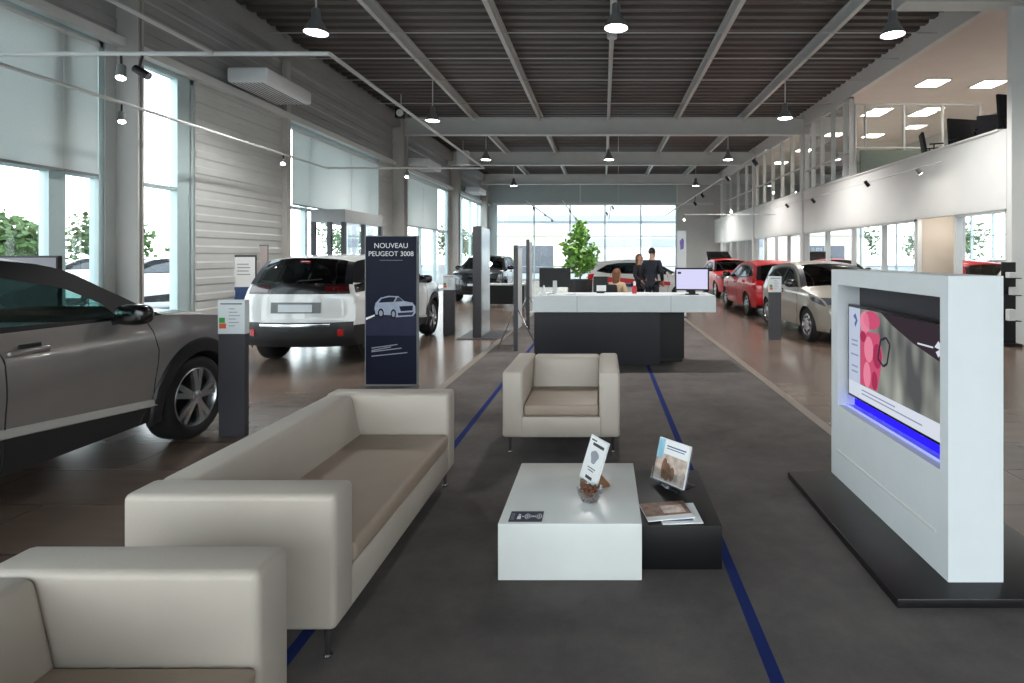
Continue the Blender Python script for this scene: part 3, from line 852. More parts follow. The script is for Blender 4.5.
        for sg in (1, -1):
            x = side(my, mz)
            mb = MB(); res = bmesh.ops.create_uvsphere(mb.bm, u_segments=18, v_segments=12, radius=1)
            for v in mb.bm.verts:
                p = v.co; f = .75 if p.y > 0 else 1
                v.co = Vector((math.copysign(abs(p.x)**.7, p.x)*.12+x+.13, math.copysign(abs(p.y)**.6, p.y)*.065*(1 if p.y < 0 else 1.3)+my+.02, math.copysign(abs(p.z)**.7, p.z)*.078+mz+.03))
            mb.hexa([(x-.02, my-.03, mz-.05), (x+.08, my-.03, mz-.03), (x+.08, my+.05, mz-.03), (x-.02, my+.05, mz-.05), (x-.02, my-.03, mz-.02), (x+.08, my-.03, mz+.01), (x+.08, my+.05, mz+.01), (x-.02, my+.05, mz-.02)])
            if sg < 0: mb.xf(Matrix.Scale(-1, 4, (1, 0, 0)))
            o = mb.build('wing_mirror', 'black_gloss', root, smooth=50)
    if face == 'suv':
        tpatch('grille', 'black_gloss', 2.15, 3.35, -.52, .52, .01)
        tpatch('headlight', 'lamp_clear', 3.0, 3.75, .56, .97, .012, True)
        spatch('headlight', 'lamp_clear', [(2.1,.80),(2.02,.93),(1.75,.98),(1.80,.88)], .006)
        tpatch('lower_intake', 'black_satin', .9, 1.7, -.6, .6, .008)
        tpatch('number_plate', 'plate', 1.75, 2.1, -.3, .3, .018)
        # rear : dark band holding the lamps, plate recess, bumper, reflectors
        band = tpatch('rear_band', 'black_gloss', 15.0, 15.97, -.93, .93, .010, ns=5, nvv=14)[0]
        tpatch('tail_light', 'lamp_smoked', 15.25, 15.85, .52, .92, .016, True, band)
        spatch('tail_light', 'black_gloss', [(-2.03,1.07),(-2.0,1.19),(-1.72,1.20),(-1.76,1.09)], .006)
        rec = tpatch('plate_recess', 'grey_plastic', 16.36, 16.80, -.44, .44, .006, label='shaded recess across the tailgate')[0]
        tpatch('number_plate', 'plate', 16.44, 16.74, -.30, .30, .016, par=rec)
        bump = tpatch('rear_bumper', 'dark_plastic', 17.55, 19.6, -.985, .985, .014, ns=8, nvv=18)[0]
        tpatch('bumper_strip', 'chrome', 17.75, 18.0, -.62, .62, .022, par=bump)
        tpatch('reflector', 'lamp_red', 18.25, 18.75, .74, .83, .022, True, bump)
        mb = MB(); mb.rbox(-.07, .07, cr4(13.1)[2]-.06, cr4(13.1)[2]-.02, cr4(13.1)[3]-.045, cr4(13.1)[3]-.025, .004, 1); mb.build('brake_light', 'lamp_red', root)
        c = top(14.8, 0); c2 = top(14.5, .45); nrm = topn(14.6, 0)
        mb = MB(); mb.cyl(c+nrm*.02, c2+nrm*.02, .011, n=6); mb.build('rear_wiper', 'black_matte', root)
    elif face == 'hatch':
        tpatch('grille', 'black_gloss', 2.35, 3.0, -.55, .55, .01)
        tpatch('headlight', 'lamp_clear', 2.95, 3.9, .60, .985, .012, True)
        spatch('headlight', 'lamp_clear', [(1.90,.70),(1.80,.80),(1.42,.90),(1.50,.79)], .007)
        tpatch('lower_intake', 'black_satin', .7, 1.75, -.55, .55, .008)
        tpatch('fog_light', 'black_satin', .75, 1.9, .66, .9, .010, True)
        tpatch('number_plate', 'plate', 1.85, 2.2, -.3, .3, .018)
        tpatch('tail_light', 'lamp_red', 14.9, 16.6, .80, .985, .012, True)
        spatch('tail_light', 'lamp_red', [(-1.93,.74),(-1.86,.98),(-1.66,1.0),(-1.74,.78)], .006)
        tpatch('number_plate', 'plate', 16.7, 17.2, -.3, .3, .014)
        tpatch('rear_bumper', 'dark_plastic', 18.3, 19.5, -.8, .8, .010)
    if interior:
        z0 = .32*H; sh = P['seats']
        mb = MB(); mb.box(-W2*.8, W2*.8, -1.75, 1.0, z0, z0+.03); mb.build('cabin_floor', 'interior', root)
        mb = MB(); mb.hexa([(-W2*.82, .55, .75*H), (W2*.82, .55, .75*H), (W2*.80, 1.0, .75*H), (-W2*.80, 1.0, .75*H), (-W2*.80, .68, 1.04*H), (W2*.80, .68, 1.04*H), (W2*.78, 1.0, 1.06*H), (-W2*.78, 1.0, 1.06*H)], .03); mb.build('dashboard', 'interior', root, smooth=40)
        for sg in (1, -1):
            cx = sg*.37; zz = sh
            mb = MB(); mb.rbox(cx-.24, cx+.24, -.35, .16, zz-.12, zz+.04, .05)
            mb.hexa([(cx-.23, -.52, zz), (cx+.23, -.52, zz), (cx+.23, -.36, zz), (cx-.23, -.36, zz), (cx-.2, -.78, zz+.62), (cx+.2, -.78, zz+.62), (cx+.2, -.67, zz+.62), (cx-.2, -.67, zz+.62)], .05)
            mb.rbox(cx-.13, cx+.13, -.80, -.71, zz+.65, zz+.84, .04)
            mb.build('front_seat', 'interior', root, smooth=40)
        mb = MB(); zz = sh; mb.rbox(-.62, .62, -1.25, -.8, zz-.12, zz+.04, .05)
        mb.hexa([(-.62, -1.35, zz), (.62, -1.35, zz), (.62, -1.2, zz), (-.62, -1.2, zz), (-.58, -1.55, zz+.55), (.58, -1.55, zz+.55), (.58, -1.43, zz+.55), (-.58, -1.43, zz+.55)], .05)
        for cx in (-.4, .4): mb.rbox(cx-.12, cx+.12, -1.6, -1.5, zz+.57, zz+.73, .03)
        mb.build('rear_seat', 'interior', root, smooth=40)
        mb = MB(); mb.cyl((-.37, .42, .93*H), (-.37, .46, .95*H), .17, n=20); mb.cyl((-.37, .44, .94*H), (-.37, .7, .85*H), .04, n=8); mb.build('steering_wheel', 'interior', root, smooth=40)
    if bands:
        spatch('side_band', 'red_ink', [(.9,.62),(.9,.74),(-1.2,.90),(-1.2,.72)], .006)
        spatch('side_band', 'print_blue', [(-.2,.55),(-.2,.66),(-1.2,.71),(-1.2,.6)], .006)
    if hatch_open:
        # raised tailgate
        mb = MB(); p0 = top(12.9, 0)
        mb.hexa([(-.56, p0.y+.02, p0.z-.06), (.56, p0.y+.02, p0.z-.06), (.56, p0.y+.06, p0.z-.01), (-.56, p0.y+.06, p0.z-.01), (-.5, p0.y-.75, p0.z+.36), (.5, p0.y-.75, p0.z+.36), (.5, p0.y-.75, p0.z+.42), (-.5, p0.y-.75, p0.z+.42)], .02)
        o = mb.build('raised_tailgate', 'black_gloss', root, smooth=40); o['label'] = 'dark open tailgate'
    return root

CARS = {}
make_car('suv_car', 'large grey-brown SUV with black roof in the left foreground beside the sofa', 'car', SUV, 'paint_grey', (-4.46, 3.60, 0), 0, roof='roof_black', glass='car_glass', glass_rear='car_glass', q=.05, sub=6)
make_car('suv_car', 'white SUV seen from behind, partly hidden by the tall navy car banner', 'car', SUV, 'paint_white', (-4.36, 10.12, 0), 0, q=.06)
make_car('hatchback_car', 'silver-beige hatchback facing forward behind the white screen kiosk', 'car', HATCH, 'paint_silver', (4.66, 11.8, 0), PI, face='hatch', rim='cover', q=.06)
make_car('hatchback_car', 'small red car seen from behind just beyond the silver-beige hatchback', 'car', HATCH, 'paint_red', (4.70, 16.4, 0), 0, face='hatch', rim='cover', q=.07, sub=4)
make_car('hatchback_car', 'farther red car with raised dark tailgate near the back window', 'car', HATCH, 'paint_red', (5.2, 23.1, 0), PI, face='hatch', rim='spoke', q=.09, sub=3, nv=5, hatch_open=True)
make_car('suv_car', 'dark blue SUV facing the hall by the far left windows', 'car', SUV, 'paint_dark', (-4.45, 21.6, 0), PI, q=.09, sub=3, nv=5)
r = make_car('hatchback_car', 'white display car with red and blue bands behind the standing people', 'car', HATCH, 'paint_white', (1.45, 19.6, 0), -PI/2-.12, face='hatch', q=.09, sub=3, nv=5, bands=True)
# cars parked outside
for (lab, P, pt, loc, rz) in (
    ('white parked car outside, seen through the window pane left of the first grey column', SUV, 'paint_white', (-20.0, 22.0, -.04), 2.2),
    ('white parked car outside, framed just right of the first grey column', SUV, 'paint_white', (-13.6, 17.3, -.04), 2.3),
    ('pale parked car outside at the left edge above the grey-brown SUV roof', HATCH, 'paint_silver', (-25.5, 25.2, -.04), 2.4),
    ('pale parked car outside beyond the entrance porch', HATCH, 'paint_silver', (-22.0, 41.0, -.04), 2.0)):
    make_car('parked_car', lab, 'car', P, pt, loc, rz, q=.12, sub=3, nv=5, parts=False, face='suv' if P is SUV else 'hatch', interior=False, rim='cover')
# ------------------------------------------------------------------ lounge seating (local: front is -y, width along x)
def soft(mb_parts, name, mat, root, ang=60):
    return mb_parts.build(name, mat, root, smooth=ang)
def seat_unit(name, label, W, D, loc, rotz, group=None):
    t = thing(name, label, 'armchair' if name == 'armchair' else 'sofa', loc, rotz, group)
    hw, hd, at, H, zb = W/2, D/2, .168, .672, .138
    b = MB(); b.rbox(-hw+at*.5, hw-at*.5, -hd+.006, hd-.02, zb, .305, .012, 2); soft(b, 'base', 'leather', t)
    for s in (-1, 1):
        b = MB(); x0, x1 = sorted((s*(hw-at), s*hw)); b.rbox(x0, x1, -hd, hd, zb, H, .026, 4)
        b.mi = 0
        # stitched seam down the front edge
        soft(b, 'armrest', 'leather', t)
    b = MB(); i = hw-at+.004
    b.hexa([(-i, hd-.27, .30), (i, hd-.27, .30), (i, hd-.005, zb+.01), (-i, hd-.005, zb+.01), (-i, hd-.185, H-.004), (i, hd-.185, H-.004), (i, hd-.005, H-.004), (-i, hd-.005, H-.004)], .035, 4); soft(b, 'backrest', 'leather', t)
    # cushion : softly crowned
    b = MB(); i = hw-at-.004; nx, ny = 14, 10; y0, y1 = -hd-.004, hd-.20
    b.rbox(-i, i, y0, y1, .312, .405, .022, 4)
    for v in b.bm.verts:
        if v.co.z > .35:
            u = v.co.x/i; w = (v.co.y-(y0+y1)/2)/((y1-y0)/2); v.co.z += .012*(1-u*u)*(1-w*w)
    soft(b, 'seat_cushion', 'leather_seat', t)
    for sx in (-1, 1):
        for sy in (-1, 1):
            b = MB(); x, y = sx*(hw-.055), sy*(hd-.055)
            b.cyl((x, y, .013), (x, y, zb+.005), .010, .014, 12); b.cyl((x, y, .008), (x, y, .014), .018, n=12); soft(b, 'leg', 'chrome', t, 40)
    return t
seat_unit('armchair', 'cream leather armchair facing the camera beyond the coffee tables', .947, .88, (-.337, 4.94, 0), 0)
seat_unit('sofa', 'long cream leather sofa standing left of the coffee tables', 1.763, .83, (-1.455, 3.055, 0), PI/2)
seat_unit('armchair', 'nearest cream leather armchair cut off by the lower left corner', .947, .83, (-1.425, 1.335, 0), PI/2)

# ------------------------------------------------------------------ coffee tables and what lies on them
t = thing('coffee_table', 'low white gloss box coffee table with a navy sticker', 'coffee table', (-.162, 3.15, 0))
b = MB(); b.rbox(-.515, .191, 2.74, 3.544, .012, .29, .004, 2); b.build('table_body', 'white_gloss', t, True, 40)
b = MB(); b.box(-.48, .155, 2.79, 3.50, .008, .012); b.build('plinth', 'black_matte', t, True)
t2 = b = None
t = thing('coffee_table', 'lower black box coffee table joined to the right of the white one', 'coffee table', (.40, 3.2, 0))
b = MB(); b.rbox(.195, .604, 2.835, 3.575, .012, .234, .004, 2); b.build('table_body', 'black_satin', t, True, 40)
b = MB(); b.box(.23, .57, 2.88, 3.54, .008, .012); b.build('plinth', 'black_matte', t, True)
# sticker
t = thing('sticker', 'small navy sticker with white symbols on the white table', 'sticker', (-.385, 2.815, .2903))
b = MB(); b.box(-.083, .083, -.056, .056, 0, .001); b.build('backing', 'sticker_navy', t)
b = MB()
for r_ in (.012, .022, .032, .042):
    for sgn in (1, -1):
        k = [(.035+sgn*r_*math.cos(a), r_*math.sin(a)*.95, .0014) for a in [(-.85+1.7*i/8) for i in range(9)]]
        for p, q in zip(k[:-1], k[1:]):
            d = Vector((q[0]-p[0], q[1]-p[1], 0)).normalized(); nn = Vector((-d.y, d.x, 0))*.0022
            P0, Q0 = Vector(p), Vector(q); b.poly((P0-nn, Q0-nn, Q0+nn, P0+nn))
b.disc((.035, 0, .0014), .007, n=12)
b.build('contactless_symbol', 'print_white', t)
b = MB(); b.disc((-.035, .018, .0014), .007, n=12); b.poly([(-.045, -.03, .0014), (-.025, -.03, .0014), (-.027, .008, .0014), (-.043, .008, .0014)]); b.box(-.022, -.012, -.005, .003, .0012, .0014)
b.build('person_symbol', 'print_white', t)
b = MB()
for i in range(3): b.box(-.075+i*.006, -.0725+i*.006, -.04, .035, .0011, .0014)
b.build('small_print', 'print_grey', t)

# sign holder with a leaning white card, wooden foot
def place(root_loc, rotz): return root_loc, rotz
zt = .29
t = thing('menu_holder', 'leaning white card holder with wooden feet standing on the white table', 'sign holder', (-.085, 3.13, zt), math.radians(-60))
tilt = math.radians(20)
def lean(b): return b.xf(Matrix.Translation((0, 0, .045)) @ Matrix.Rotation(-tilt, 4, 'X'))
b = MB(); b.rbox(-.1, .1, -.004, .004, 0, .245, .002, 1); lean(b); b.build('acrylic_panel', 'white_satin', t, smooth=40)
card = t.children[0]
b = MB(); b.box(-.092, .092, -.0052, -.0045, .01, .237); lean(b); b.build('card', 'print_white', card)
b = MB(); b.box(-.05, .07, -.0062, -.0055, .195, .211); b.box(-.075, -.02, -.0062, -.0055, .218, .226); b.box(-.04, .045, -.0062, -.0055, .075, .08); b.box(-.03, .03, -.0062, -.0055, .062, .067); b.box(-.035, .035, -.0062, -.0055, .018, .034); lean(b); b.build('heading', 'print_ink', card)
b = MB(); pts = [(.04*math.cos(a)*(1+.25*math.sin(3*a)), -.0062, .138+.036*math.sin(a)) for a in [2*PI*i/20 for i in range(20)]]; b.poly(pts); lean(b); b.build('picture', 'print_grey', card)
b = MB(); b.hexa([(-.02, .03, 0), (.02, .03, 0), (.02, .14, 0), (-.02, .14, 0), (-.02, .06, .10), (.02, .06, .10), (.016, .13, .02), (-.016, .13, .02)], .004, 1); b.build('wooden_foot', 'wood', t, smooth=40)
b = MB(); b.rbox(-.06, .06, -.02, .025, 0, .05, .004, 1); b.build('wooden_block', 'wood', t, smooth=40)
# glass bowl of sweets
t = thing('candy_bowl', 'small clear glass bowl of sweets in front of the leaning card', 'bowl', (-.07, 2.985, zt))
b = MB(); b.lathe([(.001, .004), (.035, .004), (.052, .02), (.066, .05), (.072, .075), (.069, .075), (.062, .05), (.048, .024), (.03, .009), (.001, .009)], n=28); b.build('bowl', 'acrylic', t, smooth=60)
k = 0
for ring, nn, z in ((.0, 1, .022), (.026, 6, .024), (.036, 7, .045), (.012, 3, .052), (.03, 6, .068), (.0, 1, .075)):
    for i in range(nn):
        a = 2*PI*i/nn+z*30
        c = (-.07+ring*math.cos(a), 2.985+ring*math.sin(a), zt+z)
        if k == 0:
            b = MB(); b.ball((0, 0, 0), (.016, .011, .009), 8, 6)
            b.cyl((.014, 0, 0), (.022, 0, 0), .003, .009, 7); b.cyl((-.014, 0, 0), (-.022, 0, 0), .003, .009, 7)
            o0 = b.build('wrapped_sweet', 'candy', smooth=40); o = o0
        else: o = o0.copy(); COL.objects.link(o)
        o.location = c; o.rotation_euler = (random.uniform(-.5, .5), random.uniform(-.5, .5), random.uniform(0, 6))
        tag(o, 'brown wrapped sweet lying in the small glass bowl', 'sweet', 'sweets in the glass bowl'); k += 1

# brochure stand on the black table
zt = .234
t = thing('brochure_holder', 'clear tilted stand holding a colourful brochure on the black table', 'brochure holder', (.41, 3.31, zt), math.radians(-50))
tilt = math.radians(16)
def lean2(b): return b.xf(Matrix.Translation((0, -.03, .035)) @ Matrix.Rotation(-tilt, 4, 'X'))
b = MB(); b.rbox(-.127, .127, .006, .010, -.01, .225, .001, 1); b.rbox(-.127, .127, -.022, .010, -.012, -.008, .001, 1); b.rbox(-.127, .127, -.025, -.021, -.012, .06, .001, 1); lean2(b); b.build('acrylic_stand', 'acrylic', t)
b = MB(); b.hexa([(-.08, -.05, 0), (.08, -.05, 0), (.08, .12, 0), (-.08, .12, 0), (-.06, -.035, .035), (.06, -.035, .035), (.05, .02, .05), (-.05, .02, .05)], .003, 1); b.build('foot', 'black_gloss', t, smooth=40)
br = thing('brochure', 'colourful brochure with a photo cover standing in the clear stand', 'brochure', t.location, t.rotation_euler[2])
b = MB(); b.box(-.12, .12, -.012, .004, -.006, .235); lean2(b); b.build('pages', 'print_white', br)
b = MB(); b.box(-.12, .12, -.0135, -.0125, .15, .235); lean2(b); b.build('cover_top', 'print_white', br)
b = MB(); b.box(-.12, -.07, -.0145, -.0137, .12, .23); lean2(b); b.build('cover_sky', 'print_sky', br)
b = MB(); b.box(-.12, .12, -.0135, -.0125, .0, .15); lean2(b); b.build('cover_photo', 'print_photo', br)
b = MB()
for cx, cz, w, h in ((-.045, .07, .022, .06), (-.02, .055, .03, .05), (.02, .05, .02, .04)):
    b.poly([(cx+w*math.cos(a), -.0146, cz+h*math.sin(a)) for a in [2*PI*i/14 for i in range(14)]])
lean2(b); b.build('cover_figures', 'print_brown', br)
b = MB(); b.box(-.05, .1, -.0146, -.0138, .195, .202); b.box(-.05, .09, -.0146, -.0138, .182, .187); lean2(b); b.build('cover_title', 'print_blue', br)
# magazines lying flat
t = thing('magazine', 'white edged magazine lying flat beneath the brown covered one', 'magazine', (.40, 2.965, zt), math.radians(4))
b = MB(); b.rbox(-.105, .105, -.115, .115, 0, .006, .001, 1); b.build('pages', 'print_white', t)
b = MB(); b.box(-.10, .06, -.09, .11, .006, .0066); b.build('cover', 'print_blue', t)
t = thing('magazine', 'magazine with brown photo cover lying at the black table edge', 'magazine', (.335, 2.985, zt+.0066), math.radians(10))
b = MB(); b.rbox(-.125, .125, -.105, .095, 0, .006, .001, 1); b.build('pages', 'print_white', t)
b = MB(); b.box(-.123, .123, -.06, .094, .006, .0066); b.build('cover_photo', 'print_brown', t)
b = MB(); b.box(-.02, .1, -.04, .05, .0067, .007); b.build('cover_figure', 'print_photo', t)

# ------------------------------------------------------------------ screen kiosk
X0, X1, Y0, Y1, ZT = 1.64, 1.902, 2.66, 4.02, 1.505
k = thing('display_kiosk', 'white box kiosk with a recessed video screen on a black base', 'display kiosk', (1.82, 3.4, 0))
b = MB(); b.rbox(1.33, 2.32, 2.53, 4.03, .008, .05, .004, 2); b.build('base_plate', 'base_black', k, True, 40)
oy0, oy1, oz0, oz1 = 2.725, 3.915, .56, 1.40
b = MB()
b.box(X0, X1, Y0, Y1, .05, oz0); b.box(X0, X1, Y0, Y1, oz1, ZT); b.box(X0, X1, Y0, oy0, oz0, oz1); b.box(X0, X1, oy1, Y1, oz0, oz1); b.box(X0+.16, X1, oy0, oy1, oz0, oz1)
bmesh.ops.remove_doubles(b.bm, verts=b.bm.verts, dist=.0001)
b.build('housing', 'white_satin', k, True)
pm('recess_grey', (52, 50, 56), .5, var=.04)
b = MB(); b.box(X0+.154, X0+.159, oy0+.001, oy1-.001, oz0+.001, oz1-.001); b.build('recess_panel', 'recess_grey', k, True)
b = MB(); b.box(X0-.006, X0+.002, Y0+.1, Y1-.1, .236, .25); b.build('front_groove', 'white_gloss', k, True)
b = MB(); b.box(X0+.118, X0+.15, oy0+.01, oy1-.005, oz0+.004, oz0+.05); b.build('light_strip', 'led_blue', k, True)
b = MB(); b.box(X0+.05, X0+.062, oy0+.01, oy1-.005, oz0+.003, oz0+.010); b.build('light_tube', 'led_white', k, True)
ty0, ty1, tz0, tz1 = 2.74, 3.885, .64, 1.27; xs = X0+.06
b = MB(); b.rbox(xs, xs+.05, ty0, ty1, tz0, tz1, .004, 1); b.box(xs+.05, X0+.155, 3.1, 3.6, .8, 1.1); tv = b.build('television', 'black_gloss', k, True)
tv['label'] = 'wide flat screen in a thin black frame'
def scr(nm, mat, pts, d):  # pts in (y from left as seen, z): u=0 far/left edge .. 1 near/right
    ys, ye, zs, ze = ty1-.018, ty0+.018, tz0+.018, tz1-.018
    b = MB(); b.poly([(xs-.0008-d*.0006, ys+(ye-ys)*u, zs+(ze-zs)*v) for u, v in pts])
    b.bm.normal_update()
    me_o = b.build(nm, mat, tv, fixn=False)
    me_o.data.transform(Matrix.Translation((-k.location.x, -k.location.y, -k.location.z)))
    return me_o
R_ = lambda a, c, d, e: [(a, d), (c, d), (c, e), (a, e)]
scr('picture', 'scr_scene', R_(0, 1, 0, 1), 0)
scr('sidebar', 'scr_side', R_(0, .15, 0, 1), 1)
scr('bottom_bar', 'scr_white', R_(0, 1, 0, .16), 1)
scr('dark_header', 'scr_dark', [(.40, 1), (1, 1), (1, .66), (.72, .78), (.52, .90)], 1)
scr('sidebar_emblem', 'scr_logo', [(.06, .90), (.09, .94), (.12, .86), (.09, .78), (.075, .82), (.095, .86)], 2)
for i, (u0, u1, v0) in enumerate(((.04, .12, .62), (.04, .12, .57), (.03, .13, .46), (.04, .12, .33), (.04, .12, .27))): scr('sidebar_text', 'scr_text', R_(u0, u1, v0, v0+.018), 2)
scr('header_emblem', 'scr_white', [(.90, .80), (.93, .86), (.98, .79), (.93, .72), (.91, .76), (.94, .79)], 2)
scr('header_text', 'scr_white', R_(.76, .89, .785, .80), 2)
el = lambda cu, cv, ru, rv, n=18: [(cu+ru*math.cos(2*PI*i/n), cv+rv*math.sin(2*PI*i/n)) for i in range(n)]
scr('figure_hat', 'scr_pink', el(.29, .90, .10, .10), 2); scr('figure_sleeve', 'scr_pink2', el(.21, .86, .06, .12), 2)
scr('figure_coat', 'scr_pink', [(.155, .76), (.38, .78), (.42, .55), (.36, .17), (.155, .17)], 2)
scr('figure_front', 'scr_pink2', el(.26, .58, .055, .14), 3); scr('figure_leg', 'scr_pink2', el(.24, .30, .045, .14), 3); scr('figure_fold', 'scr_pink3', el(.36, .54, .05, .13), 3); scr('figure_shade', 'scr_pink3', el(.33, .27, .035, .1), 3); scr('figure_face', 'scr_pink3', el(.19, .70, .04, .06), 3)
b = MB(); pl = [(.37, .52), (.40, .72), (.46, .76), (.50, .70), (.47, .50), (.43, .46)]
for (u0, v0), (u1, v1) in zip(pl, pl[1:]+pl[:1]):
    d = Vector((u1-u0, v1-v0)).normalized()*.008; n_ = Vector((-d.y, d.x*1.6))
    scr('bag_outline', 'scr_line', [(u0-n_.x, v0-n_.y), (u1-n_.x, v1-n_.y), (u1+n_.x, v1+n_.y), (u0+n_.x, v0+n_.y)], 4)
b.bm.free()
for v0, u1 in ((.10, .55), (.06, .8)): scr('caption', 'scr_text', R_(.17, u1, v0, v0+.014), 2)

# ------------------------------------------------------------------ price totems
def totem(x, y, label, h=1.21):
    t = thing('price_totem', label, 'price stand', (x, y, 0), 0, 'price totems by the cars')
    b = MB(); b.rbox(-.118, .118, -.03, .03, .0, h-.30, .004, 1); b.build('post', 'totem_dark', t)
    b = MB(); b.rbox(-.12, .12, -.034, .034, h-.30, h, .004, 1); b.mi = 1; b.box(-.095, .095, -.0355, -.034, h-.038, h-.028); 
    hd = b.build('price_header', ['white_satin', 'print_ink'], t)
    b = MB(); b.box(-.105, -.055, -.0365, -.0345, h-.20, h-.155); b.build('energy_label', 'green_ink', hd)
    b = MB(); b.box(-.105, -.045, -.0365, -.0345, h-.25, h-.205); b.build('energy_label', 'orange_ink', hd)
    b = MB()
    for i in range(6): b.box(-.02, .03+.012*(i*7 % 5), -.0362, -.0345, h-.08-i*.03, h-.073-i*.03)
    b.build('small_print', 'print_grey', hd)
    return t
totem(-3.284, 4.98, 'grey price totem at the front wheel of the grey-brown SUV')
totem(-3.13, 11.40, 'grey price totem between the navy banner and the tall thin panel')
totem(3.28, 10.70, 'grey price totem in front of the silver-beige hatchback')

# ------------------------------------------------------------------ navy banner
Yb = 6.9; bx = -2.61
t = thing('advertising_banner', 'tall navy car launch banner standing behind the sofa', 'banner', (bx, Yb, 0))
b = MB(); b.rbox(-.325, .325, 0, .06, .0, 1.85, .003, 1); b.build('frame', 'grey_plastic', t)
b = MB(); b.box(-.312, .312, -.003, .0, .02, 1.84); pn = b.build('printed_panel', 'navy', t)
b = MB(); b.box(-.312, .312, -.0045, -.0031, .62, .86); b.build('printed_road', 'navy_low', pn)
RX = Matrix.Rotation(PI/2, 4, 'X')
text_mesh('NOUVEAU', .088, 'print_white', 'heading', pn, Matrix.Translation((0, -.006, 1.725)) @ RX)
text_mesh('PEUGEOT 3008', .084, 'print_white', 'heading', pn, Matrix.Translation((0, -.006, 1.625)) @ RX)
b = MB(); b.box(-.14, .14, -.0048, -.0035, 1.545, 1.55); b.build('printed_rule', 'print_grey', pn)
# printed car, three-quarter view
def flat(pts, mat, nm, d):
    b = MB(); b.poly([(x, -.004-d*.0006, z) for x, z in pts]); return b.build(nm, mat, pn)
cx, cz = .03, .86
pm('print_car', (158, 166, 186), .45, var=.12, scale=14)
flat([(cx-.22,cz+.02),(cx-.235,cz+.10),(cx-.22,cz+.16),(cx-.16,cz+.225),(cx-.06,cz+.25),(cx+.06,cz+.245),(cx+.13,cz+.185),(cx+.235,cz+.165),(cx+.27,cz+.12),(cx+.272,cz+.04),(cx+.24,cz+.0),(cx+.02,cz-.015),(cx-.02,cz+.01)], 'print_car', 'printed_car', 1)
flat([(cx-.185,cz+.165),(cx-.145,cz+.215),(cx-.05,cz+.235),(cx+.03,cz+.232),(cx-.0,cz+.175)], 'navy', 'printed_windows', 2)
flat([(cx+.02,cz+.178),(cx+.05,cz+.232),(cx+.075,cz+.228),(cx+.12,cz+.182)], 'print_ink', 'printed_windshield', 2)
flat([(cx+.07,cz+.12),(cx+.24,cz+.13),(cx+.235,cz+.07),(cx+.09,cz+.06)], 'navy', 'printed_grille', 2)
flat([(cx+.05,cz+.04),(cx+.25,cz+.05),(cx+.23,cz+.015),(cx+.06,cz+.005)], 'navy_low', 'printed_bumper', 2)
for wx, wz, ru in ((cx-.155, cz+.035, .038), (cx+.0, cz+.025, .035)):
    flat([(wx+ru*math.cos(a), wz+.06*math.sin(a)) for a in [2*PI*i/18 for i in range(18)]], 'navy', 'printed_wheel', 3)
    flat([(wx+ru*.6*math.cos(a), wz+.036*math.sin(a)) for a in [2*PI*i/18 for i in range(18)]], 'print_grey', 'printed_rim', 4)
flat([(-.31,.84),(-.2,.88),(-.2,.86),(-.31,.81)], 'print_white', 'printed_streak', 3)
for i, (x0, x1, z) in enumerate(((-.24, .08, .46), (-.24, .13, .415), (-.24, .2, .36), (-.24, .0, .43))): flat([(x0, z), (x1, z+.045), (x1, z+.057), (x0, z+.012)], 'print_grey', 'printed_line', 1)

# tall thin panel (monolith) with base plate
t = thing('advertising_pillar', 'tall thin dark edged advertising pillar on a flat base plate', 'advertising pillar', (-2.42, 11.3, 0))
b = MB(); b.rbox(-2.80, -1.95, 10.72, 11.9, 0, .02, .004, 1); b.build('base_plate', 'totem_dark', t, True)
b = MB(); b.box(-2.52, -2.36, 10.83, 10.9, .02, 2.18); b.build('edge', 'totem_dark', t, True)
b = MB(); b.box(-2.50, -2.38, 10.9, 11.78, .02, 2.16); b.build('panel', 'monolith_face', t, True)
# slim stands on the carpet edge
def stand(x, y, h, label):
    t = thing('display_stand', label, 'display stand', (x, y, .012))
    b = MB(); b.box(-.035, .035, 0, .05, 0, h); b.build('upright', 'totem_dark', t)
    b = MB(); b.box(-.02, .02, .05, .62, .35, h-.05); b.build('panel', 'white_satin', t)
    b = MB(); b.cyl((0, .04, .75), (-.34, .25, .0), .012, n=6); b.cyl((0, .04, .75), (.34, .25, 0), .012, n=6); b.build('strut', 'chrome', t)
stand(-1.46, 9.35, 1.77, 'slim dark stand with splayed struts left of the reception desk')
stand(-1.64, 12.2, 1.95, 'taller slim dark stand just behind the reception desk end')
# white edged desk in the far left
t = thing('office_desk', 'dark desk far back between the display panel and the reception', 'desk', (-3.1, 17.5, 0))
b = MB(); b.rbox(-.7, .7, -.35, .35, .70, .74, .005, 1); b.build('desk_top', 'white_satin', t)
b = MB(); b.box(-.62, .62, -.3, -.27, .12, .70); b.build('front_panel', 'black_satin', t)
for sx in (-1, 1): 
    b = MB(); b.box(sx*.64-.03, sx*.64+.03, -.32, .32, 0, .70); b.build('leg', 'black_satin', t)

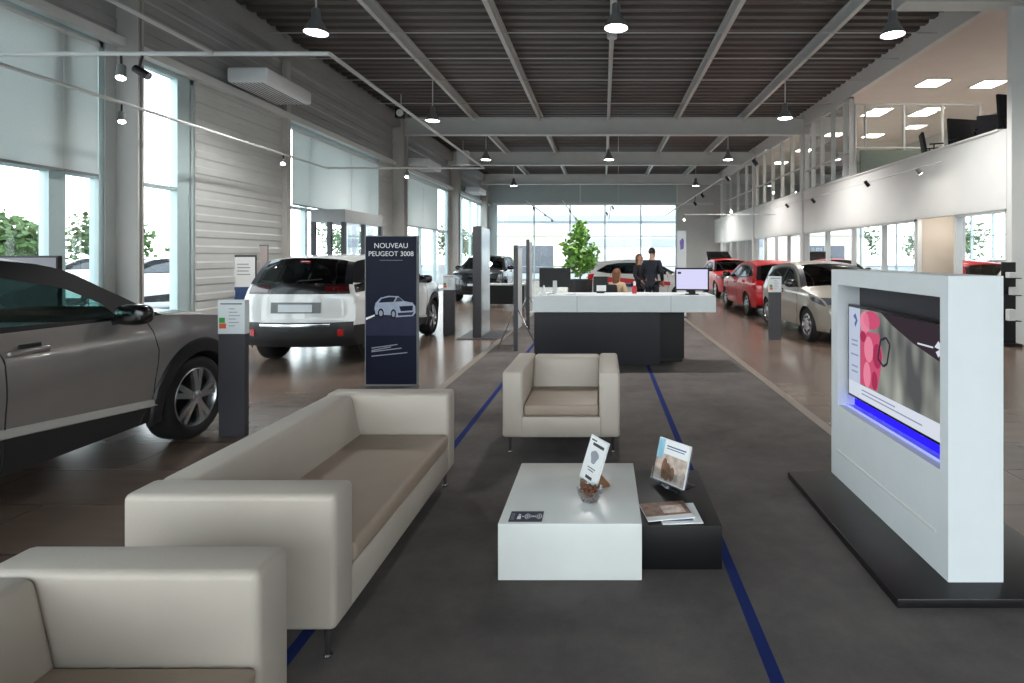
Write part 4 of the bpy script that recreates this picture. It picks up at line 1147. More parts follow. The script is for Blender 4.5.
# ------------------------------------------------------------------ reception desk
t = thing('reception_desk', 'long reception counter with white top and dark panelled front', 'reception desk', (.2, 8.4, 0))
b = MB(); b.rbox(-1.0, 1.624, 8.05, 8.78, .79, 1.03, .004, 1)
b.mi = 1
for x in (PX(577, 8.05), PX(671, 8.05)): b.box(x-.003, x+.003, 8.0485, 8.0505, .792, 1.028)
b.build('counter_top', ['white_satin', 'print_grey'], t, True)
b = MB(); b.box(-1.0, .829, 8.145, 8.6, .02, .77); b.mi = 1; b.box(.066, .074, 8.1435, 8.146, .02, .77); b.build('front_panel', ['desk_dark', 'black_matte'], t, True)
b = MB(); b.box(.829, 1.222, 8.43, 8.75, .06, .77); b.build('drawer_unit', 'black_satin', t, True)
b = MB(); b.box(-.98, .82, 8.16, 8.58, 0.008, .02); b.box(.84, 1.2, 8.46, 8.73, .008, .06); b.build('plinth', 'black_matte', t, True)
b = MB(); b.box(-.99, 1.2, 8.2, 8.74, .77, .79); b.build('shadow_gap', 'black_matte', t, True)
zc = 1.03
def monitor(name, label, x, y, w, h, rz, zb, facing):
    t = thing(name, label, 'monitor', (x, y, zc), rz)
    b = MB(); b.rbox(-w/2, w/2, -.018, .018, zb, zb+h, .006, 2); b.build('casing', 'black_satin', t)
    if facing:
        b = MB(); b.box(-w/2+.022, w/2-.022, -.0195, -.0185, zb+.022, zb+h-.022); b.build('screen', 'scr_mon', t)
        b = MB(); b.box(-w/2+.04, -w/2+.09, -.0205, -.0196, zb+h-.09, zb+h-.06); b.build('icon', 'print_ink', t)
    b = MB(); s = 1 if facing else -1
    b.hexa([(-.05, .03, 0), (.05, .03, 0), (.05, .045, 0), (-.05, .045, 0), (-.045, .022, zb+.14), (.045, .022, zb+.14), (.045, .032, zb+.14), (-.045, .032, zb+.14)]) if facing else b.hexa([(-.035, -.06, 0), (.035, -.06, 0), (.035, -.05, 0), (-.035, -.05, 0), (-.03, -.03, zb+.1), (.03, -.03, zb+.1), (.03, -.018, zb+.1), (-.03, -.018, zb+.1)])
    b.rbox(-.10, .10, -.09, .09, 0, .008, .003, 1); b.build('stand', 'steel_grey' if not facing else 'black_satin', t)
    return t
monitor('desktop_monitor', 'black backed desktop monitor at the left end of the counter', PX(555, 8.45), 8.45, .47, .29, .05, .10, False)
monitor('desktop_monitor', 'monitor with glowing white screen at the right end of the counter', PX(692, 8.3), 8.3, .50, .335, -.18, .06, True)
t = thing('desktop_monitor', 'small square black monitor back with white patch mid counter', 'monitor', (PX(600.5, 8.62), 8.62, zc))
b = MB(); b.rbox(-.11, .11, -.02, .02, .015, .255, .005, 1); b.build('casing', 'black_satin', t)
b = MB(); b.box(-.06, .085, -.0225, -.0205, .03, .12); b.build('white_patch', 'print_white', t)
b = MB(); b.box(-.06, .06, -.03, .06, 0, .015); b.build('foot', 'black_satin', t)
t = thing('tent_card', 'small white tent card beside the left counter monitor', 'card', (PX(544, 8.2), 8.12, zc))
b = MB(); b.prism([(-.05, 0, 0), (.05, 0, 0), (0, 0, .15)], (0, .09, 0)); b.build('card', 'print_white', t)
t = thing('spray_bottle', 'small pink and red bottle standing on the counter', 'bottle', (PX(634.5, 8.5), 8.5, zc))
b = MB(); b.lathe([(.001, 0), (.034, 0), (.036, .01), (.036, .09), (.028, .11), (.014, .125)], n=16); b.build('bottle', 'red_ink', t, smooth=40)
b = MB(); b.lathe([(.015, .12), (.02, .13), (.02, .17), (.012, .185), (.001, .19)], n=14); b.build('cap', 'scr_pink2' if False else 'print_white', t, smooth=40)
t = thing('keyboard', 'flat white keyboard lying on the counter left of the middle', 'keyboard', (PX(566, 8.3), 8.28, zc))
b = MB(); b.rbox(-.16, .16, -.06, .06, 0, .02, .004, 1); b.build('keys', 'print_white', t)
# ------------------------------------------------------------------ plants and trees
def leaves(b, n, c, rad, size, shell=.55, squash=None):
    for i in range(n):
        while True:
            p = Vector((random.uniform(-1, 1), random.uniform(-1, 1), random.uniform(-1, 1)))
            if shell < p.length < 1: break
        p = Vector((p.x*rad[0], p.y*rad[1], p.z*rad[2]))+Vector(c)
        d = Vector((random.gauss(0, 1), random.gauss(0, 1), random.gauss(0, .6)-.3)).normalized(); s = size*random.uniform(.6, 1.25)
        u = d.orthogonal().normalized(); u.rotate(Matrix.Rotation(random.uniform(0, 6.28), 3, d))
        w = u*s*.36
        b.poly((p, p+d*s*.5+w, p+d*s, p+d*s*.5-w))
Yp = 10.0; px_ = PX(580, Yp)
t = thing('potted_ficus', 'tall leafy green ficus in a tall dark planter behind the counter', 'plant', (px_, Yp, .008))
b = MB(); b.lathe([(.001, 0), (.17, 0), (.19, .02), (.225, 1.14), (.23, 1.17), (.205, 1.17), (.20, 1.12), (.001, 1.12)], n=28); b.build('planter', 'pot', t, smooth=40)
b = MB(); b.tube([(0, 0, 1.1), (.01, 0, 1.4), (-.04, 0, 1.62), (-.03, .02, 1.9), (0, 0, 2.1)], .014, 7); b.tube([(.0, 0, 1.45), (.12, .05, 1.65), (.2, .03, 1.8)], .009, 6); b.tube([(-.04, 0, 1.6), (-.16, 0, 1.75)], .009, 6); b.build('trunk', 'bark', t)
b = MB()
for (c, r_, n) in (((-.02, 0, 1.48), (.25, .22, .22), 330), ((-.10, 0, 1.72), (.22, .2, .2), 240), ((.0, 0, 1.98), (.16, .15, .2), 190), ((.2, 0, 1.62), (.12, .12, .22), 120), ((-.0, 0, 2.14), (.09, .09, .1), 50)): leaves(b, n, c, r_, .105, .15)
b.build('foliage', 'leaf', t, fixn=False)
def tree(x, y, h, w, label, n=900):
    t = thing('tree', label, 'tree', (x, y, -.04), 0, 'trees beyond the car park')
    b = MB(); b.tube([(0, 0, 0), (.05, .02, h*.35), (0, 0, h*.7)], .14, 8); b.build('trunk', 'bark', t)
    b = MB()
    for i in range(6):
        a = i*1.05; leaves(b, n//4, (w*.45*math.cos(a), w*.45*math.sin(a), h*(.45+.09*(i % 4))), (w*.55, w*.55, h*.28), .55, .1)
    b.build('crown', 'leaf_out', t, fixn=False)
for i, (x, y, h, w, lab) in enumerate(((-44, 33, 5.6, 3.4, 'leafy green tree outside at the picture left edge'), (-43, 40.5, 5.2, 3.0, 'rounded green tree outside seen above the parked white cars'), (-43, 49, 5.8, 3.2, 'green tree outside seen just left of the first grey column'),
        (-40, 57, 6.0, 3.6, 'green tree outside framed right of the first grey column'), (-38, 84, 7.0, 5.0, 'green tree outside seen through the entrance porch'), (-29, 74, 6.5, 4.0, 'green tree outside the window beyond the entrance'), (-20, 79, 6.4, 4.0, 'green tree outside the far left windows'))):
    tree(x, y, h, w, lab)
# hedge: nobody could count the leaves
b = MB()
for i in range(26): leaves(b, 70, (-38+i*.75, 26.0+i*1.25, .85), (1.0, 1.0, .9), .4, .1)
o = b.build('hedge', 'leaf_out', fixn=False); tag(o, 'low green hedge along the car park outside the left windows', 'hedge')
# buildings outside
t = thing('office_building', 'pale building with long window bands outside the back glazing', 'building', (2, 62, 0))
b = MB(); b.box(-16, 16, 0, 8, -.05, 11); b.build('wall', 'building_white', t)
for z in (2.6, 5.2, 7.8):
    b = MB(); b.box(-15, 15, -.08, 0, z, z+.9); b.build('window_band', 'print_grey', t)
t = thing('warehouse', 'long pale low building outside beyond the hedge at left', 'building', (-60, 30, 0), math.radians(48))
b = MB(); b.box(-14, 14, 0, 6, -.05, 3.7); b.build('wall', 'building_white', t)
b = MB(); b.box(-13, 13, -.06, 0, 1.2, 2.2); b.build('window_band', 'print_grey', t)
b = MB(); b.box(-14.2, 14.2, -.4, 6.2, 3.7, 3.9); b.build('roof', 'building_dark', t)
t = thing('workshop', 'low tan workshop with dark doorway outside the back glazing', 'building', (-6.0, 54, 0))
b = MB(); b.prism([(-4.6, 0, 0), (4.0, 0, 0), (4.0, 0, 3.2), (0, 0, 4.8), (-4.6, 0, 3.2)], (0, 5, 0)); b.build('wall', 'building_tan', t)
b = MB(); b.box(-2.4, 1.2, -.06, 0, 0, 2.6); b.build('doorway', 'building_dark', t)

# ------------------------------------------------------------------ ceiling lights, tracks, heaters
lights = [(-5.15, 10.05, 'nearest left'), (.23, 9.85, 'nearest middle'), (5.25, 10.15, 'nearest right'), (-5.05, 16.6, 'second row left'), (5.3, 16.3, 'second row right'),
          (-4.87, 23.3, 'third row left'), (.25, 23.3, 'third row middle'), (5.2, 23.3, 'third row right'), (-5.1, 32, 'back row left'), (5.3, 32, 'back row right')]
proto = None
txt = {'nearest left': 'lit bell-shaped pendant lamp nearest on the left, by the white heater box', 'nearest middle': 'lit bell-shaped pendant lamp hanging at the top centre', 'nearest right': 'lit bell-shaped pendant lamp nearest on the right before the upper floor',
       'second row left': 'lit pendant lamp at the left end of the first roof beam', 'second row right': 'lit pendant lamp at the right end of the first roof beam',
       'third row left': 'small lit pendant lamp left of centre below the second roof beam', 'third row middle': 'small lit pendant lamp at centre below the second roof beam', 'third row right': 'small lit pendant lamp right of centre below the second roof beam',
       'back row left': 'tiny far pendant lamp above the left of the back window', 'back row right': 'tiny far pendant lamp above the right of the back window'}
for (x, y, key) in lights:
    if proto is None:
        proto = t = thing('pendant_lamp', txt[key], 'pendant lamp', (x, y, 5.6), 0, 'pendant lamps under the roof')
        b = MB(); b.cyl((0, 0, .42), (0, 0, 1.2), .018, n=8); b.build('stem', 'steel_light', t)
        b = MB(); b.lathe([(.055, .44), (.075, .42), (.08, .26), (.11, .22), (.20, .04), (.215, 0), (.205, 0), (.19, .04), (.10, .2), (.001, .22)], n=28); b.build('lamp_shade', 'grey_plastic', t, smooth=40)
        b = MB(); b.lathe([(.198, .012), (.15, -.004), (.001, -.008)], n=24); b.build('lamp_diffuser', 'lamp_on', t, smooth=60)
    else: t = dup(proto, (x, y, 5.6), label=txt[key])
    ld = bpy.data.lights.new('pendant_bulb', 'SPOT'); ld.energy = 700; ld.spot_size = 2.3; ld.spot_blend = .7; ld.shadow_soft_size = .2; ld.color = (1, .98, .95)
    lo = bpy.data.objects.new('pendant_bulb', ld); COL.objects.link(lo); lo.location = (x, y, 5.56)
def rail(pts, label, r=.022, cat='lighting track'):
    b = MB()
    for a, c in zip(pts[:-1], pts[1:]): b.cyl(a, c, r, n=6)
    o = b.build('lighting_track', 'steel_light'); o['label'] = label; o['category'] = cat
    return o
ZR = 3.78
rail([(-6.85, 2.5, ZR), (-6.85, 13.9, ZR), (-2.95, 13.9, ZR), (-2.95, 6.04, ZR), (-7.42, 6.04, ZR)], 'rectangular white lighting track hung over the cars at left', .024)
rail([(-4.19, 1.5, ZR), (-4.19, 6.0, ZR)], 'short white lighting track running towards the camera at upper left')
rail([(-3.05, 22, ZR), (-3.05, 35, ZR)], 'far lighting track left of centre before the back window')
rail([(-1.6, 22, ZR), (-1.6, 35, ZR)], 'far lighting track at centre before the back window')
rail([(.35, 24, ZR), (.35, 33, ZR)], 'far lighting track right of centre before the back window')
rail([(3.35, 11.5, ZR), (3.35, 30, ZR)], 'long white lighting track running above the red cars')
rail([(3.35, 23, 3.3), (7.1, 23, 3.3)], 'cross lighting track in front of the white balcony at the back', .02)
rail([(6.65, 11.0, 3.45), (6.65, 24, 3.45)], 'thin lighting track along the white balcony front at right', .01)
spots = []
S0 = None
def spot(px, py, x, y, zr, on, lab, tgt=(0, 0, -1)):
    global S0
    key = on
    z = PZ(py, y)
    t = thing('track_spotlight', lab, 'spotlight', (x, y, z), 0, 'track spotlights')
    d = Vector(tgt).normalized(); c0 = Vector((0, 0, .0))
    b = MB(); b.cyl(-d*.09, d*.06, .042, .046, 14); b.build('head', 'black_satin' if not on else 'grey_plastic', t, smooth=40)
    b = MB(); b.cyl(-d*.05, (0, 0, max(.03, zr-z)), .012, n=6); b.build('arm', 'black_satin', t)
    b = MB(); b.cyl(d*.058, d*.068, .042, n=14); b.build('lens', 'lamp_spot' if on else 'print_grey', t)
    if on == 2:
        ld = bpy.data.lights.new('spot_bulb', 'SPOT'); ld.energy = 4; ld.spot_size = 1.7; ld.spot_blend = 1.0; ld.shadow_soft_size = .05; ld.color = (1, .93, .82)
        lo = bpy.data.objects.new('spot_bulb', ld); COL.objects.link(lo); lo.location = Vector((x, y, z))+d*.1; lo.rotation_euler = d.to_track_quat('-Z', 'Y').to_euler()
dn = (0.1, -.5, -1)
spot(121, 73, PX(121, 6.04), 6.04, ZR, 2, 'bright spotlight pointing down in front of the first grey column', (.2, -.3, -1))
spot(143, 73, PX(143, 6.04), 6.04, ZR, 0, 'dark spotlight turned aside in front of the first grey column', (.8, .2, -.5))
spot(122, 118, -6.85, 7.97, ZR, 2, 'bright spotlight lower down against the first grey column', (.3, -.3, -1))
spot(283, 162, -6.85, 12.0, ZR, 1, 'bright spotlight at the end of the ribbed wall panel', (.2, -.6, -.7))
spot(407, 175, PX(407, 13.9), 13.9, ZR, 2, 'bright spotlight above the navy banner', (.1, -.5, -.8))
for (px, py, Y, lab) in ((534, 209, 25.2, 'leftmost small dark spotlight before the back window'), (545, 215, 29.5, 'second small dark spotlight before the back window'), (552, 221, 33.5, 'third small dark spotlight before the back window'),
                         (570, 211, 26.5, 'small dark spotlight above the ficus'), (576, 219, 32.5, 'small dark spotlight just right of the ficus top'), (607, 214, 26, 'small dark spotlight at the middle of the back window'), (613, 208, 24.5, 'upper small dark spotlight at the middle of the back window')):
    spot(px, py, PX(px, Y), Y, ZR, 0, lab, (.3, -.3, -.8))
for (px, py, Y, on, lab) in ((756, 163, 12.3, 0, 'dark spotlight nearest on the track above the red cars'), (728, 179, 15.0, 0, 'second dark spotlight on the track above the red cars'), (703, 196, 18.8, 0, 'third dark spotlight on the track above the red cars'), (696, 204, 20.3, 0, 'fourth dark spotlight on the track above the red cars')):
    spot(px, py, 3.35, Y, ZR, on, lab, (.5, -.2, -.8))
for (px, py, Y, on, lab) in ((917, 171, 11.8, 2, 'lit spotlight nearest along the white balcony front'), (865, 184, 14.1, 0, 'dark spotlight second along the white balcony front'), (812, 201, 17.7, 0, 'dark spotlight third along the white balcony front'), (788, 206, 20.2, 0, 'dark spotlight fourth along the white balcony front')):
    spot(px, py, 6.65, Y, 3.45, on, lab, (.75, .3, -.6) if on else (.6, .1, -.7))
spot(773, 192, PX(773, 23), 23, 3.3+1.1, 1, 'bright spotlight shining in front of the upper floor glass', (0, -.7, -.5))
spot(731, 211, PX(731, 23), 23.0, 3.3, 1, 'bright spotlight on the far cross track', (0, -.7, -.6))
spot(684, 219, PX(684, 23), 23.0, 3.3, 1, 'bright spotlight right of the back window', (0, -.7, -.6))
# wall wash on the balcony (lamps of the thin track)
for (y, e) in ((12.6, 3), (16.4, 3)):
    ld = bpy.data.lights.new('wash_bulb', 'SPOT'); ld.energy = e; ld.spot_size = 1.7; ld.spot_blend = 1.0; ld.shadow_soft_size = .04; ld.color = (1, .95, .88)
    lo = bpy.data.objects.new('wash_bulb', ld); COL.objects.link(lo); lo.location = (6.65, y, 3.42); lo.rotation_euler = Vector((.75, .1, -.6)).to_track_quat('-Z', 'Y').to_euler()
# heaters on the left wall
def heater(y, lab):
    t = thing('air_heater', lab, 'heater', (-7.0, y+.85, 5.02), 0, 'air heaters on the left wall')
    b = MB(); b.rbox(-.4, .4, -.85, .85, 0, .30, .05, 3); b.build('casing', 'white_satin', t, smooth=40)
    b = MB()
    for i in range(8): b.box(-.3+.08*i, -.29+.08*i, -.8, .8, -.012, .002)
    b.build('grille', 'grey_plastic', t)
    b = MB(); b.box(-.56, -.38, -.5, -.44, .1, .16); b.box(-.56, -.38, .44, .5, .1, .16); b.build('bracket', 'steel_grey', t)
heater(11.0, 'long white air heater box hung high on the near left wall')
heater(21.2, 'white air heater box beyond the first roof beam')
heater(30.0, 'small far white air heater box near the back window')
t = thing('floodlight', 'black and white floodlight at the left end of the first roof beam', 'floodlight', (PX(401, 17), 17, PZ(113, 17)))
b = MB(); b.rbox(-.16, .1, -.1, .1, -.16, .16, .02, 2); b.build('housing', 'black_satin', t)
b = MB(); b.cyl((.0, -.11, -.02), (.0, -.1, -.02), .11, n=16); b.build('lens', 'white_gloss', t)
b = MB(); b.cyl((0, 0, .1), (0, 0, 6.5-PZ(113, 17)), .015, n=6); b.build('bracket', 'steel_light', t)
t = thing('speaker', 'small white wall box below the second roof beam at left', 'speaker', (PX(463, 24), 24, PZ(158, 24)))
b = MB(); b.rbox(-.25, .25, -.15, .15, -.3, .3, .02, 2); b.build('casing', 'white_satin', t)
b = MB(); b.cyl((0, 0, .3), (0, 0, 6.55-PZ(158, 24)), .015, n=6); b.build('bracket', 'steel_light', t)
# conduit + hanging cable
b = MB(); b.tube([(.16, 9.85, 6.5), (.16, 20.3, 6.5)], .02, 6); o = b.build('ceiling_conduit', 'steel_light'); tag(o, 'thin grey conduit running along the middle roof purlin', 'conduit')
b = MB(); b.cyl((.2, 12.3, 6.38), (.2, 12.3, 6.5), .11, n=16); o = b.build('junction_box', 'steel_light', smooth=40); tag(o, 'round junction box on the conduit at the ceiling centre', 'junction box')
b = MB(); b.cyl((PX(618.5, 20.6), 20.9, 3.4), (PX(618.5, 20.6), 20.9, 6.8), .012, n=6); o = b.build('hanging_cable', 'steel_light'); tag(o, 'thin pale cable hanging straight down at the centre', 'cable')

# ------------------------------------------------------------------ boards and signs
t = thing('poster_stand', 'white and blue poster on a stand by the ribbed wall', 'poster', (PX(244, 11.6), 11.6, 0), .15)
b = MB(); b.rbox(-.24, .24, -.02, .02, .5, 1.62, .006, 1); b.box(-.03, .03, -.02, .02, .02, .5); b.rbox(-.2, .2, -.15, .15, 0, .02, .004, 1); b.build('frame', 'totem_dark', t)
b = MB(); b.box(-.19, .22, -.024, -.021, .95, 1.58); b.build('poster', 'print_white', t)
b = MB(); b.box(-.22, .22, -.026, -.0215, .52, .96); b.build('poster_base', 'print_blue', t)
b = MB()
for i in range(4): b.box(-.12, .1+.03*(i % 2), -.026, -.0245, 1.42-i*.07, 1.44-i*.07)
b.build('printed_line', 'print_grey', t)
t = thing('poster_stand', 'pale grey poster panel just left of the white SUV roof', 'poster', (PX(259, 12.4), 12.4, 0), .1)
b = MB(); b.rbox(-.2, .2, -.015, .015, .4, 1.85, .004, 1); b.rbox(-.2, .2, -.15, .15, 0, .02, .004, 1); b.box(-.02, .02, -.01, .01, .02, .4); b.build('frame', 'grey_plastic', t)
pm('print_pale', (190, 178, 174), .6, var=.05)
b = MB(); b.box(-.18, .18, -.018, -.0155, .5, 1.82); b.build('poster', 'print_pale', t)
t = thing('display_board', 'black framed grey screen standing behind the grey-brown SUV', 'display board', (-6.95, 6.7, 0))
b = MB(); b.rbox(-.52, .46, -.03, .03, .78, 1.605, .008, 1); b.build('frame', 'black_satin', t)
pm('board_grey', (128, 124, 132), .5, var=.04)
b = MB(); b.box(-.50, .435, -.033, -.0305, 1.40, 1.58); b.build('grey_panel', 'board_grey', t)
b = MB(); b.box(-.04, .04, -.02, .02, .02, .78); b.rbox(-.3, .3, -.2, .2, 0, .02, .004, 1); b.build('stand', 'black_satin', t)
t = thing('roll_up_banner', 'narrow tall white sign with purple print behind the right monitor', 'banner', (PX(681.5, 14.5), 14.5, .008))
b = MB(); b.rbox(-.12, .12, -.02, .02, .03, 2.24, .004, 1); b.build('panel', 'white_satin', t)
b = MB(); pts = [(-.03, -.022, 1.75), (.05, -.022, 1.78), (.06, -.022, 2.0), (.02, -.022, 2.06), (-.05, -.022, 1.98), (-.04, -.022, 1.85)]; b.poly(pts); b.build('printed_emblem', 'print_purple', t)
b = MB(); b.rbox(-.14, .14, -.12, .12, 0, .03, .004, 1); b.build('base', 'totem_dark', t)
for (x, y, e) in ((8.1, 12.6, 16), (9.2, 16.2, 70), (9.2, 22.3, 70), (9.5, 30, 90)):  # lamps added to brighten the closet doorway and the offices behind the glass
    t = thing('added_office_light', 'x', 'ceiling light', (x, y, 2.6), 0, 'added fill lamps in the offices below the balcony')
    t['label'] = 'small round added lamp brightening the glazed offices under the balcony'
    b = MB(); b.cyl((0, 0, -.05), (0, 0, .02), .16, n=20); b.build('casing', 'white_satin', t, smooth=40)
    b = MB(); b.disc((0, 0, -.052), .14); b.build('diffuser', 'panel_on', t)
    ld = bpy.data.lights.new('office_fill', 'POINT'); ld.energy = e; ld.shadow_soft_size = .15; ld.color = (1, .95, .88)
    lo = bpy.data.objects.new('office_fill', ld); COL.objects.link(lo); lo.location = (x, y, 2.35)
# accessory rack at the far right
rx, ry = 7.2, 9.93
t = thing('accessory_rack', 'narrow dark accessory rack at the right edge behind the kiosk', 'rack', (rx, ry, 0))
b = MB(); b.box(-.12, .12, .0, .03, 0, 1.49); b.build('back_board', 'black_satin', t)
for z in (.45, .9, 1.2):
    b = MB(); b.box(-.115, .115, -.15, 0, z, z+.015); b.build('shelf', 'black_satin', t)
b = MB(); b.box(-.12, .12, -.16, 0, 0, .06); b.build('foot', 'black_satin', t)
pm('box_white', (214, 214, 212), .5, var=.05)
for (dx, z, w, h, lab) in ((-.03, .465, .12, .2, 'white box on the lowest shelf of the dark accessory rack'), (.03, .915, .13, .14, 'white box on the middle shelf of the dark accessory rack'), (-.02, 1.215, .14, .1, 'flat white box on the top shelf of the dark accessory rack')):
    b = MB(); b.rbox(-w/2, w/2, -.05, .05, 0, h, .01, 2); o = b.build('accessory_box', 'box_white'); tag(o, lab, 'box', 'boxes on the accessory rack'); o.location = (rx+dx, ry-.08, z)
# upper floor seating
def office_chair(name, label, x, y, z, rz, mat='chair_fabric', w=.52, back=.62):
    t = thing(name, label, 'chair', (x, y, z), rz)
    b = MB(); b.rbox(-w/2, w/2, -.26, .26, .43, .52, .03, 3); b.build('seat', mat, t, smooth=40)
    b = MB(); b.hexa([(-w/2, .22, .5), (w/2, .22, .5), (w/2, .28, .5), (-w/2, .28, .5), (-w/2+.03, .30, .5+back), (w/2-.03, .30, .5+back), (w/2-.03, .36, .5+back), (-w/2+.03, .36, .5+back)], .025, 3); b.build('backrest', mat, t, smooth=40)
    b = MB(); b.cyl((0, 0, .08), (0, 0, .43), .03, n=10); b.build('column', 'chrome', t)
    b = MB()
    for i in range(5): a = 2*PI*i/5; b.cyl((0, 0, .1), (.28*math.cos(a), .28*math.sin(a), .06), .02, .014, 6); b.ball((.28*math.cos(a), .28*math.sin(a), .03), .03, 8, 6)
    b.build('star_base', 'black_satin', t)
    for s in (-1, 1):
        b = MB(); b.tube([(s*w/2, .1, .47), (s*(w/2+.05), .1, .66)], .015, 6); b.rbox(s*(w/2+.05)-.03, s*(w/2+.05)+.03, -.1, .2, .66, .69, .01, 2); b.build('armrest', 'black_satin', t)
    return t
office_chair('office_chair', 'dark chair with wide back behind the upper floor parapet', 8.5, 12.85, 3.6, .2, 'chair_fabric', .86, .72)
office_chair('office_chair', 'grey chair in front of the wider dark one on the upper floor', 8.35, 11.75, 3.6, -.4, 'grey_fabric', .8, .55)
office_chair('office_chair', 'black chair at the left of the upper floor seating group', 8.1, 13.6, 3.6, 1.2, 'chair_fabric', .5, .5)
office_chair('office_chair', 'dark chair back at the far right beside the white column upstairs', 8.1, 10.85, 3.6, .2, 'chair_fabric', .5, .72)

# ------------------------------------------------------------------ people
def skin_obj(name, verts, edges, radii, mat, parent, root=0, lv=2):
    me = bpy.data.meshes.new(name); me.from_pydata([Vector(v) for v in verts], edges, [])
    o = bpy.data.objects.new(name, me); COL.objects.link(o)
    md = o.modifiers.new('skin', 'SKIN'); md.use_smooth_shade = True
    if not me.skin_vertices: me.attributes.new('skin', 'FLOAT', 'POINT') if False else None
    sk = me.skin_vertices[0].data
    for i, r_ in enumerate(radii):
        sk[i].radius = (r_, r_) if not isinstance(r_, tuple) else r_; sk[i].use_root = (i == root)
    sb = o.modifiers.new('sub', 'SUBSURF'); sb.levels = lv; sb.render_levels = lv
    dg = bpy.context.evaluated_depsgraph_get(); m2 = bpy.data.meshes.new_from_object(o.evaluated_get(dg))
    bpy.data.objects.remove(o); bpy.data.meshes.remove(me)
    m2.materials.clear(); m2.materials.append(MATS[mat]); m2.polygons.foreach_set('use_smooth', [True]*len(m2.polygons))
    q = bpy.data.objects.new(name, m2); COL.objects.link(q); q.parent = parent; return q
def person(label, loc, rz, h, pose, top_mat, low_mat, hair, female=False, arm=((.24, -.02, 1.14), (.20, -.22, 1.02))):
    t = thing('person', label, 'person', loc, rz)
    s = h/1.75; zoff = 0
    sit = pose == 'sit'
    dz = -.42 if sit else 0
    V = []; E = []; Rr = []
    def add(p, r_, link=None):
        V.append((p[0]*s, p[1]*s, p[2]*s)); Rr.append(r_*s if not isinstance(r_, tuple) else (r_[0]*s, r_[1]*s))
        if link is not None: E.append((link, len(V)-1))
        return len(V)-1
    sw = .17 if female else .195
    pel = add((0, 0, .95+dz), (.15, .11)); wa = add((0, .0, 1.12+dz), (.125, .095), pel); ch = add((0, -.005, 1.32+dz), (.155, .105), wa); nb = add((0, .0, 1.46+dz), (.085, .07), ch)
    nk = add((0, -.005, 1.53+dz), .052, nb); hd0 = add((0, -.025, 1.60+dz), (.066, .078), nk); hd1 = add((0, -.02, 1.68+dz), (.076, .092), hd0); hd2 = add((0, -.012, 1.73+dz), (.05, .06), hd1)
    nose = add((0, -.118, 1.635+dz), .012, hd0)
    for sx in (-1, 1):
        hip = add((sx*.09, 0, .90+dz), .095, pel)
        if sit: kn = add((sx*.11, -.42, .50), .062, hip); an = add((sx*.11, -.40, .10), .04, kn)
        else: kn = add((sx*.10, -.02, .50), .060, hip); an = add((sx*.10, .02, .09), .04, kn)
        add((V[an][0]/s, V[an][1]/s-.15, .04), .034, an)
        sh = add((sx*sw, .0, 1.41+dz), .06, ch)
        el = add((sx*arm[0][0], arm[0][1], arm[0][2]+dz), .042, sh); wr = add((sx*arm[1][0], arm[1][1], arm[1][2]+dz), .028, el)
        d = (Vector(arm[1])-Vector(arm[0])).normalized(); d = Vector((sx*d.x, d.y, d.z))
        pal = Vector((sx*arm[1][0], arm[1][1], arm[1][2]+dz))+d*.06; pa = add(pal, .030, wr)
        side_ = Vector((1, 0, 0)) if abs(d.x) < .8 else Vector((0, 1, 0)); side_ = (side_-d*side_.dot(d)).normalized()
        for k, (off, ln) in enumerate(((-.027, .062), (-.009, .078), (.009, .072), (.026, .056))):
            p1 = pal+side_*off+d*.035; f1 = add(p1, .010, pa); p2 = p1+d*ln*.55+Vector((0, 0, -.008)); f2 = add(p2, .009, f1); add(p2+d*ln*.4+Vector((0, 0, -.018)), .008, f2)
        p1 = pal+side_*(-sx*.04)-d*.01; f1 = add(p1, .011, pa); add(p1+side_*(-sx*.02)+d*.04, .009, f1)
    skin_obj('body', V, E, Rr, 'skin', t)
    # clothes follow the body
    cv = [V[pel], V[wa], V[ch], V[nb]]; ce = [(0, 1), (1, 2), (2, 3)]; cr = [(.165*s, .125*s), (.14*s, .11*s), (.172*s, .122*s), (.10*s, .098*s)]
    cv.insert(0, (V[pel][0], V[pel][1], V[pel][2]-.12*s)); ce = [(0, 1), (1, 2), (2, 3), (3, 4)]; cr.insert(0, (.168*s, .125*s))
    for sx in (-1, 1):
        k = len(cv); cv += [(sx*sw*s, 0, (1.41+dz)*s), (sx*arm[0][0]*s, arm[0][1]*s, (arm[0][2]+dz)*s), (sx*arm[1][0]*s, arm[1][1]*s, (arm[1][2]+dz)*s)]
        ce += [(3, k), (k, k+1), (k+1, k+2)]; cr += [.072*s, .055*s, .042*s]
    skin_obj('jacket' if not female else 'top', cv, ce, cr, top_mat, t, 1)
    lv = [V[pel]]; le = []; lr = [(.16*s, .125*s)]
    for sx in (-1, 1):
        k = len(lv)
        if sit: lv += [(sx*.09*s, 0, (.88+dz)*s), (sx*.11*s, -.42*s, .5*s), (sx*.11*s, -.40*s, .14*s)]
        else: lv += [(sx*.09*s, 0, .88*s), (sx*.10*s, -.02*s, .5*s), (sx*.10*s, .02*s, .12*s)]
        le += [(0, k), (k, k+1), (k+1, k+2)]; lr += [.105*s, .075*s, .058*s]
    skin_obj('trousers', lv, le, lr, low_mat, t)
    for sx in (-1, 1):
        y = (-.40 if sit else .02)*s; b = MB(); b.rbox(sx*.105*s-.045, sx*.105*s+.045, y-.2, y+.07, 0.0, .09, .03, 3); b.build('shoe', 'black_satin', t, smooth=50)
    # hair shell
    b = MB(); zc_ = (1.675+dz)*s
    b.ball((0, .005*s, zc_), (.088*s, .104*s, .098*s), 18, 12)
    kill = [v for v in b.bm.verts if v.co.y < -.035*s and v.co.z < zc_+.045*s or v.co.z < zc_-(.05*s)]
    bmesh.ops.delete(b.bm, geom=kill, context='VERTS')
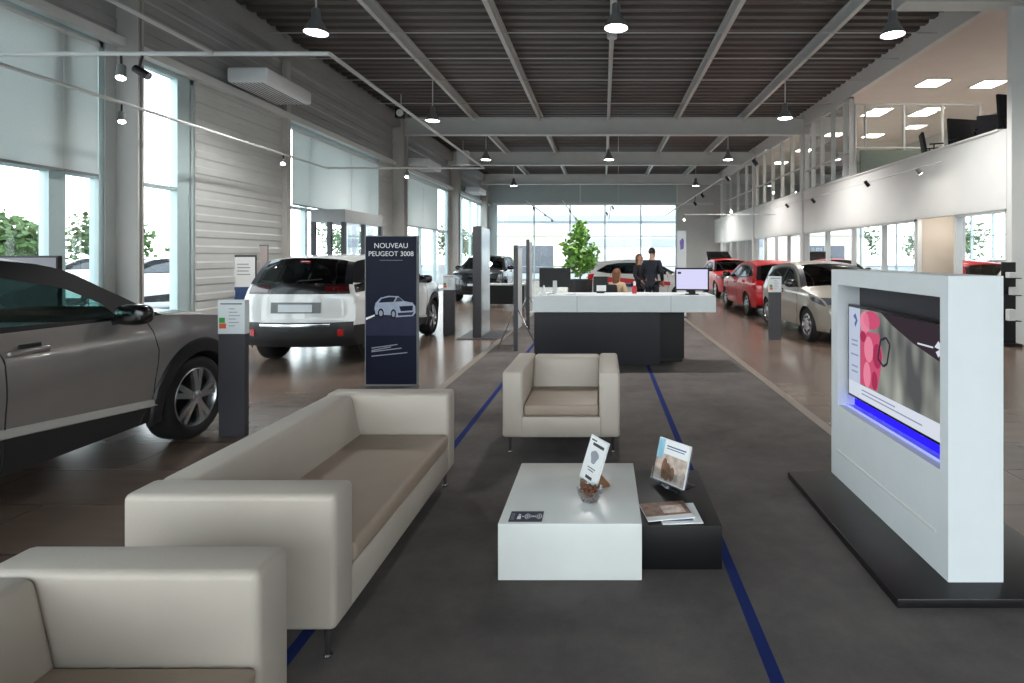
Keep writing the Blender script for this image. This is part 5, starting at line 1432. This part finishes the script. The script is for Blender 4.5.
    if female:
        b.hexa([(-.075*s, .02*s, zc_-.26*s), (.075*s, .02*s, zc_-.26*s), (.06*s, .085*s, zc_-.26*s), (-.06*s, .085*s, zc_-.26*s), (-.086*s, -.0*s, zc_+.02*s), (.086*s, .0*s, zc_+.02*s), (.07*s, .1*s, zc_+.03*s), (-.07*s, .1*s, zc_+.03*s)], .02*s, 3)
    b.build('hair', hair, t, smooth=60)
    for sx in (-1, 1):
        b = MB(); b.ball((sx*.03*s, -.098*s, (1.66+dz)*s), .0095*s, 8, 6); b.build('eye', 'eye', t, smooth=60)
        b = MB(); b.ball((sx*.08*s, -.01*s, (1.645+dz)*s), (.010*s, .018*s, .028*s), 8, 6); b.build('ear', 'skin', t, smooth=60)
    b = MB(); b.ball((0, -.098*s, (1.592+dz)*s), (.022*s, .008*s, .006*s), 8, 6); b.build('mouth', 'red_ink', t, smooth=60)
    return t
person('man in a dark suit standing with his back turned behind the counter', (PX(652, 14.0), 14.0, .008), PI-.5, 1.78, 'stand', 'suit', 'suit', 'hair_dark', False, ((.26, .02, 1.15), (.22, -.14, .95)))
person('woman in dark clothes standing left of the man in the suit', (PX(640, 14.5)-.02, 14.5, .008), .9, 1.63, 'stand', 'dress_dark', 'dress_dark', 'hair_brown', True)
Yw = 12.0; xw_ = PX(617, Yw)
person('seated brown haired woman in a beige top behind the counter', (xw_, Yw, .008), 2.5, 1.72, 'sit', 'beige_cloth', 'dress_dark', 'hair_brown', True)
office_chair('office_chair', 'dark office chair behind the seated woman in beige', xw_+.0, Yw+.0, .008, 2.5, 'chair_fabric', .5, .5)
# back office table the woman sits at
t = thing('office_desk', 'white work table behind the reception counter by the seated woman', 'desk', (xw_+.35, 12.95, .008))
b = MB(); b.rbox(-.45, .45, -.35, .35, .70, .735, .005, 1); b.build('desk_top', 'white_satin', t)
for sx in (-1, 1):
    for sy in (-1, 1):
        b = MB(); b.box(sx*.40-.02, sx*.40+.02, sy*.3-.02, sy*.3+.02, 0, .70); b.build('leg', 'chrome', t)

# ------------------------------------------------------------------ light, camera
w = bpy.data.worlds.new('overcast'); sc.world = w; w.use_nodes = True
nt = w.node_tree; bg = nt.nodes['Background']
tc = nt.nodes.new('ShaderNodeTexCoord'); sx = nt.nodes.new('ShaderNodeSeparateXYZ'); cr = nt.nodes.new('ShaderNodeValToRGB')
nt.links.new(tc.outputs['Generated'], sx.inputs[0]); nt.links.new(sx.outputs['Z'], cr.inputs[0])
cr.color_ramp.elements[0].color = (.95, .98, 1, 1); cr.color_ramp.elements[1].color = (.72, .86, 1, 1); cr.color_ramp.elements[0].position = .05; cr.color_ramp.elements[1].position = .9
nt.links.new(cr.outputs[0], bg.inputs[0]); bg.inputs[1].default_value = 3.6
cam = bpy.data.cameras.new('camera'); co = bpy.data.objects.new('camera', cam); COL.objects.link(co)
co.location = (0, 0, EYE); co.rotation_euler = (PI/2, 0, 0)
cam.sensor_width = 36; cam.lens = FX/1024*36; cam.shift_x = -(VX-512)/1024; cam.shift_y = -(341.5-VY)/1024; cam.clip_end = 300; cam.clip_start = .05
sc.camera = co
sc.view_settings.view_transform = 'Standard'; sc.view_settings.exposure = .62
sc.cycles.use_denoising = True
sc.cycles.max_bounces = 8; sc.cycles.transparent_max_bounces = 16; sc.cycles.sample_clamp_indirect = 8
